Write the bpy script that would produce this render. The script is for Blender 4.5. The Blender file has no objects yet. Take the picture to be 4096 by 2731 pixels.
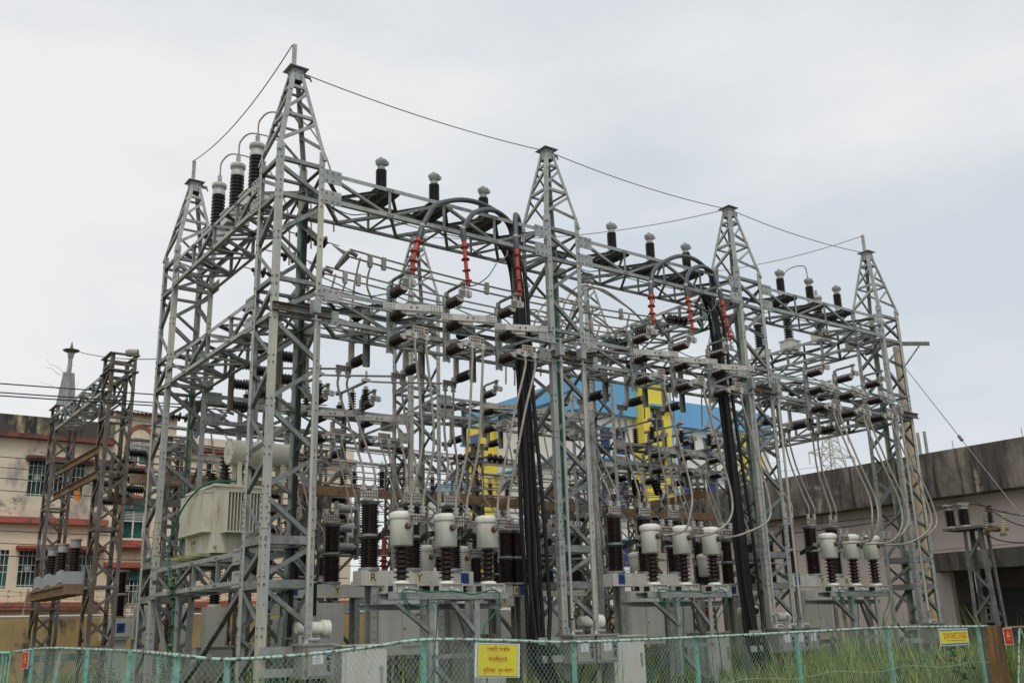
import bpy, math, random
from mathutils import Vector as V, Matrix
import numpy as np
random.seed(7); R=random.random; U=random.uniform
sc=bpy.context.scene; COL=sc.collection
PI=math.pi
# ------------------------------------------------------------------ materials
def rgb(c): return (c[0],c[1],c[2],1)
def mat(name,c,rough=.6,metal=0,spots=(),bump=0,bsc=40,spec=.5):
    """spots: list of (colour, scale(xyz or float), lo, hi[, detail]) noise layers in world space"""
    m=bpy.data.materials.new(name); m.use_nodes=True
    nt=m.node_tree; b=nt.nodes['Principled BSDF']; L=nt.links
    b.inputs['Base Color'].default_value=rgb(c); b.inputs['Roughness'].default_value=rough; b.inputs['Metallic'].default_value=metal
    b.inputs['Specular IOR Level'].default_value=spec
    geo=nt.nodes.new('ShaderNodeNewGeometry'); prev=None
    for i,s in enumerate(spots):
        col,scale,lo,hi=s[:4]; det=s[4] if len(s)>4 else 4
        mp=nt.nodes.new('ShaderNodeMapping'); L.new(geo.outputs['Position'],mp.inputs['Vector'])
        mp.inputs['Scale'].default_value=(scale,)*3 if not isinstance(scale,tuple) else scale
        mp.inputs['Location'].default_value=(i*13.7,i*5.1,i*3.3)
        n=nt.nodes.new('ShaderNodeTexNoise'); L.new(mp.outputs['Vector'],n.inputs['Vector']); n.inputs['Scale'].default_value=1; n.inputs['Detail'].default_value=det; n.inputs['Roughness'].default_value=.62
        r=nt.nodes.new('ShaderNodeMapRange'); L.new(n.outputs['Fac'],r.inputs['Value']); r.inputs['From Min'].default_value=lo; r.inputs['From Max'].default_value=hi
        x=nt.nodes.new('ShaderNodeMix'); x.data_type='RGBA'; L.new(r.outputs['Result'],x.inputs['Factor'])
        if prev is None: x.inputs['A'].default_value=rgb(c)
        else: L.new(prev,x.inputs['A'])
        x.inputs['B'].default_value=rgb(col); prev=x.outputs['Result']
    if prev is not None: L.new(prev,b.inputs['Base Color'])
    if bump:
        n=nt.nodes.new('ShaderNodeTexNoise'); n.inputs['Scale'].default_value=bsc; L.new(geo.outputs['Position'],n.inputs['Vector'])
        bp=nt.nodes.new('ShaderNodeBump'); bp.inputs['Strength'].default_value=bump; bp.inputs['Distance'].default_value=.02
        L.new(n.outputs['Fac'],bp.inputs['Height']); L.new(bp.outputs['Normal'],b.inputs['Normal'])
    return m
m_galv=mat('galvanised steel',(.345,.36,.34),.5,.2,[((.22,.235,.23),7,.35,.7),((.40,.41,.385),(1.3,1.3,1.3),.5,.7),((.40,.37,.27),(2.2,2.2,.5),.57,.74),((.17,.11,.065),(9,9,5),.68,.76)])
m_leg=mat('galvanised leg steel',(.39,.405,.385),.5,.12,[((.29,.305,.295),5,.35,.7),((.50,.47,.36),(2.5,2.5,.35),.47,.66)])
m_galvd=mat('shaded brace steel',(.215,.23,.22),.55,.2,[((.14,.152,.148),9,.4,.65),((.31,.315,.285),2,.5,.7)])  # galvanised steel with the shade of undersides put into its darker colour
m_bolt=mat('bolt steel',(.17,.165,.155),.55,.4)
m_rbolt=mat('rusty bolt',(.13,.05,.025),.8)
m_old=mat('weathered shaded steel',(.15,.148,.14),.7,.15,[((.12,.078,.045),(3,3,1.2),.45,.62),((.29,.265,.22),(5,5,2),.57,.72)])  # real rust and weathering; base also darkened to stand for yard shade
m_rust=mat('rust stained beam',(.22,.14,.075),.75,0,[((.15,.07,.028),3,.45,.7),((.26,.23,.18),(1,1,6),.5,.7)])
m_brown=mat('brown porcelain',(.020,.0105,.0095),.16,0,[((.034,.017,.014),5,.4,.7)],spec=.5)
m_black=mat('black polymer insulator',(.014,.014,.016),.3)
m_greyins=mat('grey polymer insulator',(.36,.37,.40),.45)
m_red=mat('red heat shrink',(.42,.055,.03),.45,0,[((.28,.035,.02),6,.45,.7)])
m_cable=mat('black cable sheath',(.009,.009,.010),.5,0,[((.018,.018,.018),8,.5,.7)],spec=.3)
m_cableg=mat('grey cable sheath',(.06,.065,.075),.4)
m_green=mat('green earth wire',(.004,.14,.085),.5)
m_white=mat('white enamel',(.74,.74,.665),.32,0,[((.60,.60,.51),(4,4,1),.48,.7),((.30,.21,.11),(11,11,1.2),.69,.77)])
m_box=mat('light grey paint',(.54,.54,.49),.45,0,[((.45,.45,.40),(5,5,.8),.5,.75)])
m_boxr=mat('stained white paint',(.56,.55,.50),.45,0,[((.30,.17,.07),(6,6,.7),.66,.74),((.46,.45,.40),(3,3,.6),.5,.7)])
m_trans=mat('cream grey transformer paint',(.57,.55,.455),.5,0,[((.44,.44,.31),(3,3,.8),.5,.75),((.40,.37,.25),(1.2,1.2,.5),.5,.65),((.25,.11,.035),(9,9,.35),.67,.75)])
m_moss=mat('mossy paint',(.35,.35,.2),.7,0,[((.17,.19,.06),5,.45,.65)])
m_ss=mat('dull stainless',(.36,.35,.33),.42,.45,[((.29,.28,.26),6,.4,.7)])
m_alu=mat('aluminium conductor',(.36,.325,.275),.55,.15,[((.27,.24,.20),8,.4,.7)])
m_clamp=mat('cast aluminium clamp',(.40,.39,.37),.55,.3,[((.24,.18,.13),9,.55,.75)])
m_pad=mat('oxidised aluminium pad',(.50,.485,.45),.6,.2,[((.36,.33,.28),6,.45,.7)])
m_wire=mat('stranded wire',(.23,.23,.225),.6,.3)
m_dark=mat('dark rubber wire',(.02,.02,.02),.6)
m_teal=mat('chipped teal paint',(.14,.42,.34),.55,0,[((.13,.07,.04),16,.56,.66),((.34,.50,.43),7,.48,.7)])
m_mesh=mat('teal coated wire',(.33,.53,.45),.6,0,[((.42,.42,.37),3,.47,.6)])
m_rail=mat('peeling pale rail',(.36,.56,.48),.55,0,[((.13,.07,.04),18,.52,.62)])
m_yel=mat('yellow sign face',(.66,.62,.04),.5,0,[((.56,.53,.06),5,.45,.7)])
m_signw=mat('white sign board',(.66,.67,.68),.4)
m_blue=mat('blue sign paint',(.035,.15,.42),.5)
m_redp=mat('red sign paint',(.50,.015,.012),.45)
m_ora=mat('amber sign paint',(.75,.42,.04),.5)
m_ink=mat('black ink',(.012,.012,.012),.6)
m_cream=mat('cream letter tile',(.56,.50,.33),.5)
m_bluet=mat('blue letter tile',(.02,.07,.27),.45)
m_wallA=mat('weathered cream plaster',(.72,.62,.46),.85,0,[((.60,.53,.42),(.5,.5,1.2),.42,.62),((.34,.31,.26),(1.2,1.2,.6),.52,.66),((.07,.065,.055),(.9,.9,1.3),.58,.67)],.15,30)
m_wallB=mat('clean cream plaster',(.76,.64,.47),.85,0,[((.64,.53,.39),(.6,.6,.3),.48,.7),((.36,.31,.25),(1.7,1.7,.5),.62,.74)])
m_para=mat('black stained parapet',(.46,.38,.22),.9,0,[((.07,.065,.055),(.9,.9,.5),.34,.5),((.03,.03,.027),(2,2,.7),.48,.6)])
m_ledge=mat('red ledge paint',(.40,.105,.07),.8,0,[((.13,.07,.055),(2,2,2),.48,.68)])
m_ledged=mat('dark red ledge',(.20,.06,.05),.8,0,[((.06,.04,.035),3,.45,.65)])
m_roof=mat('red corrugated sheet',(.20,.045,.04),.6,0,[((.13,.04,.035),3,.4,.7)])
m_glass=mat('teal window glass',(.03,.16,.13),.15,0,[((.015,.04,.04),1.5,.4,.6)])
m_glassb=mat('blue window glass',(.02,.05,.22),.15)
m_darkin=mat('dark room',(.012,.013,.014),.8)
m_frame=mat('white window bars',(.62,.62,.60),.5)
m_ywall=mat('ochre boundary plaster',(.44,.31,.13),.9,0,[((.34,.25,.12),(1,1,.8),.42,.65),((.075,.06,.045),(1.6,1.6,.9),.55,.68)],.15,25)
m_conc=mat('stained concrete',(.27,.235,.19),.9,0,[((.095,.086,.074),(.9,.9,.5),.34,.53),((.03,.028,.026),(2.6,2.6,.22),.50,.64),((.40,.345,.28),(2.1,2.1,1.4),.60,.72),((.05,.047,.042),(9,9,.5),.58,.68)],.2,20)
m_pink=mat('pale pink render',(.66,.56,.52),.85,0,[((.55,.47,.435),(.5,.5,.3),.45,.7),((.36,.31,.28),(2.2,2.2,.6),.64,.74)])
m_shut=mat('dark shutter',(.055,.065,.068),.6)
m_sblue=mat('school sky blue',(.16,.41,.66),.85,0,[((.13,.34,.56),(.3,.3,.15),.45,.7)])
m_swhite=mat('school off white',(.72,.70,.64),.8)
m_syel=mat('school yellow',(.78,.62,.07),.8)
m_pole=mat('concrete pole',(.47,.37,.235),.85,0,[((.36,.29,.2),(3,3,.5),.45,.7)])
m_rpost=mat('rusted brown pillar',(.12,.062,.024),.85,0,[((.25,.14,.045),(5,5,.6),.47,.62),((.035,.02,.012),(3,3,.35),.5,.62)],.3,30)
m_pvc=mat('white pvc pipe',(.68,.67,.63),.4)
m_old2=mat('shaded faded pipe',(.36,.35,.31),.6,0,[((.24,.22,.18),4,.45,.65)])  # base darkened to carry the shade deep in the old row
m_blockw=mat('grey block wall',(.22,.21,.19),.9,0,[((.09,.085,.075),(1.5,1.5,.8),.45,.62)])
m_soil=mat('soil and moss',(.075,.082,.033),.95,0,[((.10,.075,.045),.7,.45,.62),((.04,.06,.02),2.5,.5,.7)],.4,8)
m_pad2=mat('concrete footing',(.28,.27,.24),.9)
m_leaf=mat('leaf',(.07,.13,.03),.55,0,[((.04,.08,.02),4,.4,.6),((.12,.16,.04),9,.55,.7)])
def grassmat():
    m=mat('grass blades',(.24,.31,.06),.65,0,[((.14,.22,.042),1.1,.38,.6),((.36,.35,.13),2.7,.52,.68)])
    m.node_tree.nodes['Principled BSDF'].inputs['Subsurface Weight'].default_value=0
    return m
m_grass=grassmat()
m_twig=mat('dry twig',(.20,.17,.14),.9)
m_cloth1=mat('red cloth',(.35,.02,.02),.9); m_cloth2=mat('orange cloth',(.7,.2,.03),.9); m_cloth3=mat('pink cloth',(.6,.25,.35),.9)
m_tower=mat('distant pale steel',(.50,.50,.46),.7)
m_tarp=mat('blue tarpaulin',(.06,.25,.55),.6)
# ------------------------------------------------------------------ mesh builder
X,Y,Z=V((1,0,0)),V((0,1,0)),V((0,0,1))
class MB:
    def __init__(s): s.v=[];s.f=[];s.mi=[];s.sm=[]
    def add(s,vs,fs,m=0,smooth=False):
        o=len(s.v); s.v+=[tuple(x) for x in vs]
        for f in fs: s.f.append(tuple(i+o for i in f)); s.mi.append(m); s.sm.append(smooth)
    def box(s,c,d,m=0,R3=None):
        c=V(c); h=[x/2 for x in d]; vs=[]
        for k in range(8):
            p=V(((1 if k&1 else -1)*h[0],(1 if k&2 else -1)*h[1],(1 if k&4 else -1)*h[2]))
            vs.append(c+(R3@p if R3 else p))
        s.add(vs,[(0,2,3,1),(4,5,7,6),(0,1,5,4),(2,6,7,3),(0,4,6,2),(1,3,7,5)],m)
    def tray(s,lo,hi,e,dp,m=0):
        """box whose -Y face is a recess with a rim"""
        x0,y0,z0=lo;x1,y1,z1=hi
        vs=[(x0,y0,z0),(x1,y0,z0),(x1,y0,z1),(x0,y0,z1),(x0,y1,z0),(x1,y1,z0),(x1,y1,z1),(x0,y1,z1)]+[(x,y,z) for y in (y0,y0+dp) for x,z in ((x0+e,z0+e),(x1-e,z0+e),(x1-e,z1-e),(x0+e,z1-e))]
        s.add(vs,[(4,7,6,5),(0,3,7,4),(1,5,6,2),(3,2,6,7),(0,4,5,1)]+[(i,(i+1)%4,8+(i+1)%4,8+i) for i in range(4)]+[(8+i,8+(i+1)%4,12+(i+1)%4,12+i) for i in range(4)]+[(12,13,14,15)],m)
    def b2(s,lo,hi,m=0): s.box([(a+b)/2 for a,b in zip(lo,hi)],[abs(b-a) for a,b in zip(lo,hi)],m)
    def prism(s,p0,p1,a,b,poly,m=0,cap=True):
        p0=V(p0);p1=V(p1);n=len(poly)
        vs=[p0+a*x+b*y for x,y in poly]+[p1+a*x+b*y for x,y in poly]
        fs=[(i,(i+1)%n,n+(i+1)%n,n+i) for i in range(n)]
        if cap: fs+=[tuple(range(n-1,-1,-1)),tuple(range(n,2*n))]
        s.add(vs,fs,m)
    def angle(s,p0,p1,a,b,w=.08,t=.009,m=0): s.prism(p0,p1,V(a),V(b),[(0,0),(w,0),(w,t),(t,t),(t,w),(0,w)],m)
    def chan(s,p0,p1,a,b,w=.14,f=.06,t=.01,m=0):
        h=w/2; s.prism(p0,p1,V(a),V(b),[(-h,0),(h,0),(h,f),(h-t,f),(h-t,t),(-h+t,t),(-h+t,f),(-h,f)],m)
    parts=None
    def brace(s,p0,p1,n,w=.075,t=.008,m=0):
        if s.parts is not None:
            q=MB(); s.parts.append(q); s=q
        p0=V(p0);p1=V(p1);d=(p1-p0).normalized();n=V(n);n=(n-d*n.dot(d)).normalized();a=n.cross(d)
        if abs(a.z)>.01 and a.z<0: a=-a
        s.angle(p0-a*w/2,p1-a*w/2,a,n,w,t,m)
    def tube(s,pts,r,n=8,m=0,cap=True):
        pts=[V(p) for p in pts]; N=len(pts); rr=r if isinstance(r,(list,tuple)) else [r]*N
        up=None;vs=[]
        for i,p in enumerate(pts):
            d=(pts[min(i+1,N-1)]-pts[max(i-1,0)])
            d=d.normalized() if d.length>1e-9 else Z
            if up is None:
                up=Z if abs(d.z)<.9 else X
            a=(up-d*up.dot(d)).normalized(); b=d.cross(a); up=a
            vs+=[p+(a*math.cos(2*PI*k/n)+b*math.sin(2*PI*k/n))*rr[i] for k in range(n)]
        fs=[(i*n+k,i*n+(k+1)%n,(i+1)*n+(k+1)%n,(i+1)*n+k) for i in range(N-1) for k in range(n)]
        s.add(vs,fs,m,True)
        if cap: s.add(vs[:n],[tuple(range(n-1,-1,-1))],m); s.add(vs[-n:],[tuple(range(n))],m)
    def lathe(s,prof,base=(0,0,0),axis=Z,n=16,m=0,flat=False):
        base=V(base);axis=V(axis).normalized(); a=(X if abs(axis.x)<.9 else Y); a=(a-axis*a.dot(axis)).normalized(); b=axis.cross(a)
        vs=[];N=len(prof)
        for r,z in prof: vs+=[base+axis*z+(a*math.cos(2*PI*k/n)+b*math.sin(2*PI*k/n))*r for k in range(n)]
        s.add(vs,[(i*n+k,i*n+(k+1)%n,(i+1)*n+(k+1)%n,(i+1)*n+k) for i in range(N-1) for k in range(n)],m,not flat)
        s.add(vs[:n],[tuple(range(n-1,-1,-1))],m); s.add(vs[-n:],[tuple(range(n))],m)
    def cyl(s,p0,p1,r,n=12,m=0):
        p0=V(p0);p1=V(p1);s.tube([p0,p1],r,n,m)
    def bolt(s,p,n,r=.017,h=.02,m=0):
        p=V(p);n=V(n).normalized(); s.lathe([(r,0),(r,h)],p,n,6,m,True)
    def mesh(s,name,mats):
        me=bpy.data.meshes.new(name); me.from_pydata(s.v,[],s.f)
        for x in mats: me.materials.append(x)
        me.polygons.foreach_set('material_index',s.mi); me.polygons.foreach_set('use_smooth',s.sm); me.update()
        return me
    def build(s,name,mats,parent=None,loc=None):
        if s.parts is not None:
            return [q.build(name,mats,parent) for q in s.parts]
        if not isinstance(mats,(list,tuple)): mats=[mats]
        o=bpy.data.objects.new(name,s.mesh(name,mats)); COL.objects.link(o)
        if parent: o.parent=parent
        if loc: o.location=loc
        return o
def tag(o,label=None,cat=None,group=None,kind=None):
    if label: o['label']=label
    if cat: o['category']=cat
    if group: o['group']=group
    if kind or cat: o['kind']=kind or 'thing'
    return o
def thing(name,label,cat,loc=(0,0,0),rz=0,group=None):
    o=bpy.data.objects.new(name,None); COL.objects.link(o); o.empty_display_size=.1
    o.location=loc; o.rotation_euler=(0,0,rz); return tag(o,label,cat,group)
KIDS={}
def copy_tree(o,parent=None):
    c=o.copy(); COL.objects.link(c); c.parent=parent
    for ch in list(o.children): copy_tree(ch,c)
    return c
PROTO={}
def place(kind,builder,loc,rz,label,cat,group=None):
    if kind not in PROTO: o=builder(); PROTO[kind]=o
    else: o=copy_tree(PROTO[kind])
    o.location=loc; o.rotation_euler=(0,0,rz)
    return tag(o,label,cat,group)
def text(name,body,size,m,parent,loc,rot=(PI/2,0,0),ext=.002,sx=1,align='CENTER',off=0):
    cu=bpy.data.curves.new(name,'FONT'); cu.body=body; cu.size=size; cu.align_x=align; cu.align_y='CENTER'; cu.extrude=ext; cu.resolution_u=3; cu.offset=off*size
    t=bpy.data.objects.new('t',cu); COL.objects.link(t)
    dg=bpy.context.evaluated_depsgraph_get(); me=bpy.data.meshes.new_from_object(t.evaluated_get(dg))
    bpy.data.objects.remove(t); bpy.data.curves.remove(cu)
    # glyphs that touch are set a hair apart in depth so that no two faces share a plane
    par=list(range(len(me.vertices)))
    def fd(i):
        while par[i]!=i: par[i]=par[par[i]]; i=par[i]
        return i
    for e in me.edges: par[fd(e.vertices[0])]=fd(e.vertices[1])
    ids={}
    for v in me.vertices: k=ids.setdefault(fd(v.index),len(ids)); v.co.z+=.00035*(k%4)
    me.materials.clear(); me.materials.append(m); me.name=name
    o=bpy.data.objects.new(name,me); COL.objects.link(o); o.parent=parent; o.location=loc; o.rotation_euler=rot; o.scale=(sx,1,1)
    return o
def curve(p,n=16):
    """Catmull-Rom through points"""
    p=[V(q) for q in p]; p=[p[0]*2-p[1]]+p+[p[-1]*2-p[-2]]; out=[]
    for i in range(1,len(p)-2):
        a,b,c,d=p[i-1],p[i],p[i+1],p[i+2]
        for k in range(n):
            t=k/n; out.append(.5*((2*b)+(c-a)*t+(2*a-5*b+4*c-d)*t*t+(3*b-a-3*c+d)*t**3))
    out.append(p[-2]); return out
def sag(a,b,s,n=14):
    a=V(a);b=V(b); return [a.lerp(b,k/n)-Z*s*4*(k/n)*(1-k/n) for k in range(n+1)]
def wire(name,label,cat,pts,r,m,group=None,n=6,parent=None):
    b=MB(); b.tube(pts,r,n); o=b.build(name,m,parent)
    if label: tag(o,label,cat,group)
    return o
def sheds(r0,r1,z0,z1,n,th=.35):
    """profile of a ribbed insulator"""
    p=[];st=(z1-z0)/n
    for i in range(n):
        z=z0+i*st; p+=[(r0,z),(r0,z+st*(1-th)*.55),(r1,z+st*.62),(r1*.985,z+st*.74),(r0*1.02,z+st*.97)]
    p.append((r0,z1)); return p
# ------------------------------------------------------------------ layout (metres); X along the front row, Y into the yard
TX=[0,6.70,13.32,19.87]; RY=6.42
BAY=['near left bay','middle bay','far right bay']; PH=['left','centre','right']
BC=[(TX[i]+1+TX[i+1])/2 for i in range(3)]
NODE=[[BC[i]+k*1.345 for k in (-1,0,1)] for i in range(3)]
# ------------------------------------------------------------------ gantry tower
EV=[10.0,8.21,6.65,4.92,3.30,1.75,.1]; OD=[9.14,7.52,5.82,4.2,2.62,.9]
def tower():
    t=bpy.data.objects.new('gantry_tower',None); COL.objects.link(t)
    C=[(0,0),(1,0),(1,1),(0,1)]; D=[(X,Y),(-X,Y),(-X,-Y),(X,-Y)]
    for (cx,cy),(a,b) in zip(C,D):
        mb=MB(); zs=3.55
        mb.angle((cx,cy,zs),(cx,cy,11.12),a,b,.125,.012)
        mb.angle((cx,cy,0),(cx,cy,zs),a,b,.15,.014)
        o=V((cx,cy,0))-a*.012-b*.012
        mb.angle(o+Z*3.52,o+Z*4.12,a,b,.135,.012)
        for z in (3.6,3.7,3.8,3.9,4.0,4.07):
            for q in ((a,-b),(b,-a)):
                mb.bolt(V((cx,cy,z))+q[0]*(.05 if int(z*10)%2 else .10)+q[1]*.012,q[1],m=1)
        for z in [e+s for e in EV[:-1]+OD for s in (-.07,.07)]+[10.8,10.3,8.3,7.9,11.0,3.33,2.56]:
            for q in ((a,-b),(b,-a)): mb.bolt(V((cx,cy,z))+q[0]*.06,q[1],m=1)
        for z in (2.75,2.9,3.05,3.18,2.2,7.75,7.95,8.1,10.2,10.45,10.62):
            for q in ((a,-b),(b,-a)): mb.bolt(V((cx,cy,z))+q[0]*.065,q[1],.012,.0025,2)
        l=mb.build('leg',[m_leg,m_bolt,m_ink],t)
        f=MB(); f.b2((cx+a.x*.06-.2,cy+b.y*.06-.2,0),(cx+a.x*.06+.2,cy+b.y*.06+.2,.18)); f.build('footing',m_pad2,l)
    for k in range(4):
        c0=V((*C[k],0));c1=V((*C[(k+1)%4],0)); d=(c1-c0).normalized(); n=Z.cross(d); mb=MB(); mb.parts=[]
        i0=c0+d*.03+n*.016; i1=c1-d*.03+n*.016
        seq=[]
        for j in range(len(EV)):
            seq.append((1,EV[j]))
            if j<len(OD): seq.append((0,OD[j]))
        P=lambda s,z:(i1 if s else i0)+Z*z
        mb.brace(P(0,10.66),P(1,10.16),n)
        for (s0,z0),(s1,z1) in zip(seq,seq[1:]): mb.brace(P(s0,z0-.09),P(s1,z1+.07),n,.082)
        for z in (10.8,10.03,8.27,7.55): mb.brace(P(0,z),P(1,z),n,.085)
        for z in (3.33,2.56): mb.brace(P(0,z),P(1,z),n,.15,.012)
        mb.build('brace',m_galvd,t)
        # spire face
        ap=V((.5,.5,0)); h=lambda c,z:(c-ap)*(1-.78*(z-11.1)/2.0)+ap+Z*z
        sb=MB(); sb.parts=[]; L=[12.66,11.92,11.2]
        for z in L[:2]: sb.brace(h(c0,z)+n*.01,h(c1,z)+n*.01,n,.065)
        sb.brace(h(c1,L[0]-.1)+n*.01,h(c0,L[1]+.1)+n*.01,n,.06); sb.brace(h(c1,L[1]-.1)+n*.01,h(c0,L[2])+n*.01,n,.065)
        sb.build('brace',m_galv,t)
    for (cx,cy),(a,b) in zip(C,D):
        mb=MB(); ap=V((.5,.5,0)); c=V((cx,cy,0)); h=lambda z:(c-ap)*(1-.78*(z-11.1)/2.0)+ap+Z*z
        mb.angle(h(10.95),h(13.08),a,b,.085,.009); mb.build('spire_leg',m_galv,t)
    mb=MB(); mb.box((.5,.5,13.13),(.42,.42,.014))
    for s in (-1,1):
        mb.box((.5+s*.125,.5,12.98),(.012,.24,.26)); mb.box((.5,.5+s*.125,12.98),(.22,.012,.26))
        for q in (-.07,.07):
            for z in (12.92,13.04): mb.bolt((.5+q,.5+s*.131,z),(0,s,0),m=1); mb.bolt((.5+s*.131,.5+q,z),(s,0,0),m=1)
    mb.box((.76,.5,13.07),(.14,.05,.07),1); mb.cyl((.8,.5,13.1),(.86,.5,12.98),.02,6,1)
    mb.build('cap_plate',[m_galv,m_bolt],t)
    return t
TL=[('front row','leftmost and nearest gantry tower, standing before the transformer platform'),('front row','second front gantry tower, with black cables running down its left side'),('front row','third front gantry tower, behind two joined mechanism boxes and black cables'),('front row','rightmost front gantry tower, with a bare spike, near the concrete pole')]
for i in range(4): place('tower',tower,(TX[i],0,0),0,'galvanised lattice '+TL[i][1],'lattice tower','lattice gantry towers')
RL=['rear lattice gantry tower at far left, joined to the nearest tower by stacked beams','rear lattice gantry tower showing its spire below the nearest top beam','rear lattice gantry tower behind the second front tower, beside a row of post insulators','rear lattice gantry tower at far right, partly hidden by the rightmost front tower']
for i in range(4): place('tower',tower,(TX[i],RY,0),0,RL[i],'lattice tower','lattice gantry towers')
for (x,y,l) in ((0,0,'upright steel lightning spike on the tallest looking, nearest tower peak'),(0,RY,'upright steel lightning spike on the rear left tower peak'),(TX[3],0,'upright steel lightning spike on the rightmost tower peak')):
    mb=MB(); mb.angle((x+.42,y+.48,13.14),(x+.42,y+.48,13.75),X,Y,.075,.008); tag(mb.build('lightning_spike',m_galv),l,'spike','lightning spikes on tower peaks')
# ------------------------------------------------------------------ lattice beam
def beam(name,label,L,zl,zu,nodes,loc,rz,group,w=1.0,gus=True):
    t=thing(name,label,'lattice beam',loc,rz,group)
    cw=.085
    for (yy,b) in ((0,Y),(w,-Y)):
        for (z,a) in ((zu,-Z),(zl,Z)):
            mb=MB(); mb.angle((0,yy,z),(L,yy,z),a,b,cw,.01)
            for x in nodes:
                for q in (-.06,0,.06): mb.bolt((x+q,yy,z+a.z*.045),-b,m=1)
            mb.build('chord',[m_galv,m_bolt],t)
        mb=MB(); mb.parts=[]; iy=yy+b.y*.012; xs=[.05]+list(nodes)+[L-.05]
        for x in nodes: mb.brace((x,iy,zu-.02),(x,iy,zl+.02),b,.065)
        for k in range(len(xs)-1):
            up=(k%2==0)
            mb.brace((xs[k]+.05,iy,zu-.06 if up else zl+.06),(xs[k+1]-.05,iy,zl+.06 if up else zu-.06),b,.06)
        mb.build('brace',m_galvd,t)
    for (z,s) in ((zl+.012,1),(zu-.012,-1)):
        mb=MB(); mb.parts=[]; xs=[0]+list(nodes)+[L]; mid=[(a+c)/2 for a,c in zip(xs,xs[1:])]
        n=V((0,0,s))
        for k,mx in enumerate(mid):
            f,bk=.05,w-.05
            mb.brace((xs[k]+.04,f,z),(mx,bk,z),n,.065); mb.brace((mx,bk,z),(xs[k+1]-.04,f,z),n,.065)
        for x in nodes: mb.brace((x,.03,z+s*.02),(x,w-.03,z+s*.02),n,.06)
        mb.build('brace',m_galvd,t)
    if gus:
        for yy,o in ((0,-1),(w,1)):
            for x0 in (0,L):
                for zc in (zu-.10,zl+.10):
                    s=1 if x0==0 else -1; mb=MB(); c=(x0+s*.17,yy+o*.010,zc)
                    mb.box(c,(.40,.012,.30))
                    for bx in (-.13,0,.13):
                        for bz in (-.09,.09):
                            if not(bx*s>0 and bz*(zc-(zu+zl)/2)<0): mb.bolt((c[0]+bx,yy+o*.016,zc+bz),(0,o,0),.018,.02,1)
                    mb.build('gusset_plate',[m_galv,m_bolt],t)
    return t
GB='lattice beams between the towers'
for i in range(3):
    x0=TX[i]+1;L=TX[i+1]-x0;nd=[n-x0 for n in NODE[i]]
    beam('lattice_beam','top front lattice beam carrying three surge arresters in the '+BAY[i],L,10.06,10.72,nd,(x0,0,0),0,GB)
    beam('lattice_beam','lower front lattice beam holding three disconnectors in the '+BAY[i],L,7.52,8.17,nd,(x0,0,0),0,GB)
ynd=[1.3,2.7,4.1]; YL=RY-1
beam('lattice_beam','top lattice beam at far left running back from the nearest tower, under white capped insulators',YL,10.04,10.68,ynd,(1,1,0),PI/2,GB)
beam('lattice_beam','lower lattice beam at far left running back from the nearest tower',YL,7.50,8.12,ynd,(1,1,0),PI/2,GB)
beam('lattice_beam','lattice beam running back from the third front tower near black disc insulators',YL,9.98,10.62,ynd,(TX[2]+1,1,0),PI/2,GB)
beam('lattice_beam','upper lattice beam running back from the rightmost tower under white tanks',YL,9.98,10.62,ynd,(TX[3]+1,1,0),PI/2,GB)
beam('lattice_beam','lower lattice beam running back from the rightmost front tower',YL,7.5,8.1,ynd,(TX[3]+1,1,0),PI/2,GB)
for i,(zl,zu) in enumerate(((6.70,7.42),(7.52,8.12),(6.68,7.40))):
    x0=TX[i]+1;L=TX[i+1]-x0;nd=[n-x0 for n in NODE[i]]
    beam('lattice_beam','rear lattice beam '+('under upright post insulators, ' if i!=1 else 'with sideways brown insulators, ')+'in the '+BAY[i],L,zl,zu,nd,(x0,RY,0),0,GB)
beam('lattice_beam','low lattice beam under the transformer, between nearest and rear left towers',YL,2.60,3.21,ynd,(1,1,0),PI/2,GB)
for y,l in ((4.75,'grey steel post propping the transformer platform beam, with green creeper on it'),):
    mb=MB(); mb.chan((.03,y,0),(.03,y,3.2),Y,X,.16,.07,.01); mb.angle((.1,y+.1,0),(.1,y+.1,2.6),X,Y,.1); tag(mb.build('platform_post',m_galv),l,'post')
mb=MB(); mb.brace((.08,4.7,.5),(.08,1.2,2.5),X,.1); mb.brace((.08,4.8,.6),(.08,6.3,2.4),X,.1); mb.brace((.9,4.6,.6),(.9,1.2,2.5),-X,.1); tag(mb.build('platform_strut',m_galvd),'long slanting steel struts below the transformer platform beam','strut')
# ------------------------------------------------------------------ surge arresters on the top beams
def arrester():
    t=bpy.data.objects.new('surge_arrester',None); COL.objects.link(t)
    mb=MB(); mb.box((0,.1,.006),(.62,1.02,.012)); mb.chan((-.2,-.35,-.02),(-.2,.6,-.02),X,-Z,.1,.05); mb.chan((.2,-.35,-.02),(.2,.6,-.02),X,-Z,.1,.05); mb.build('base_plate',m_galvd,t)
    mb=MB(); mb.lathe([(.13,.013),(.13,.05),(.10,.08),(.09,.20)],n=14); mb.build('pedestal',m_clamp,t)
    mb=MB(); mb.lathe(sheds(.092,.122,.18,.62,10),n=16); mb.build('insulator',m_black,t)
    mb=MB(); mb.lathe([(.09,.62),(.095,.66),(.075,.675),(.08,.72),(.105,.74),(.13,.80),(.135,.845),(.11,.87),(.05,.875)],n=12,flat=True); mb.box((.08,-.03,.80),(.14,.10,.07))
    mb.box((0,0,.90),(.05,.03,.07)); mb.cyl((-.05,0,.91),(.05,0,.91),.015,6); mb.build('metal_cap',m_galv,t)
    return t
for i in range(3):
    for j in range(3):
        place('arr',arrester,(NODE[i][j]+.05,.5,10.735),0,'ribbed black surge arrester with metal cap, %s one on the top beam, %s'%(PH[j],BAY[i]),'surge arrester','surge arresters on the top beams')
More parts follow.
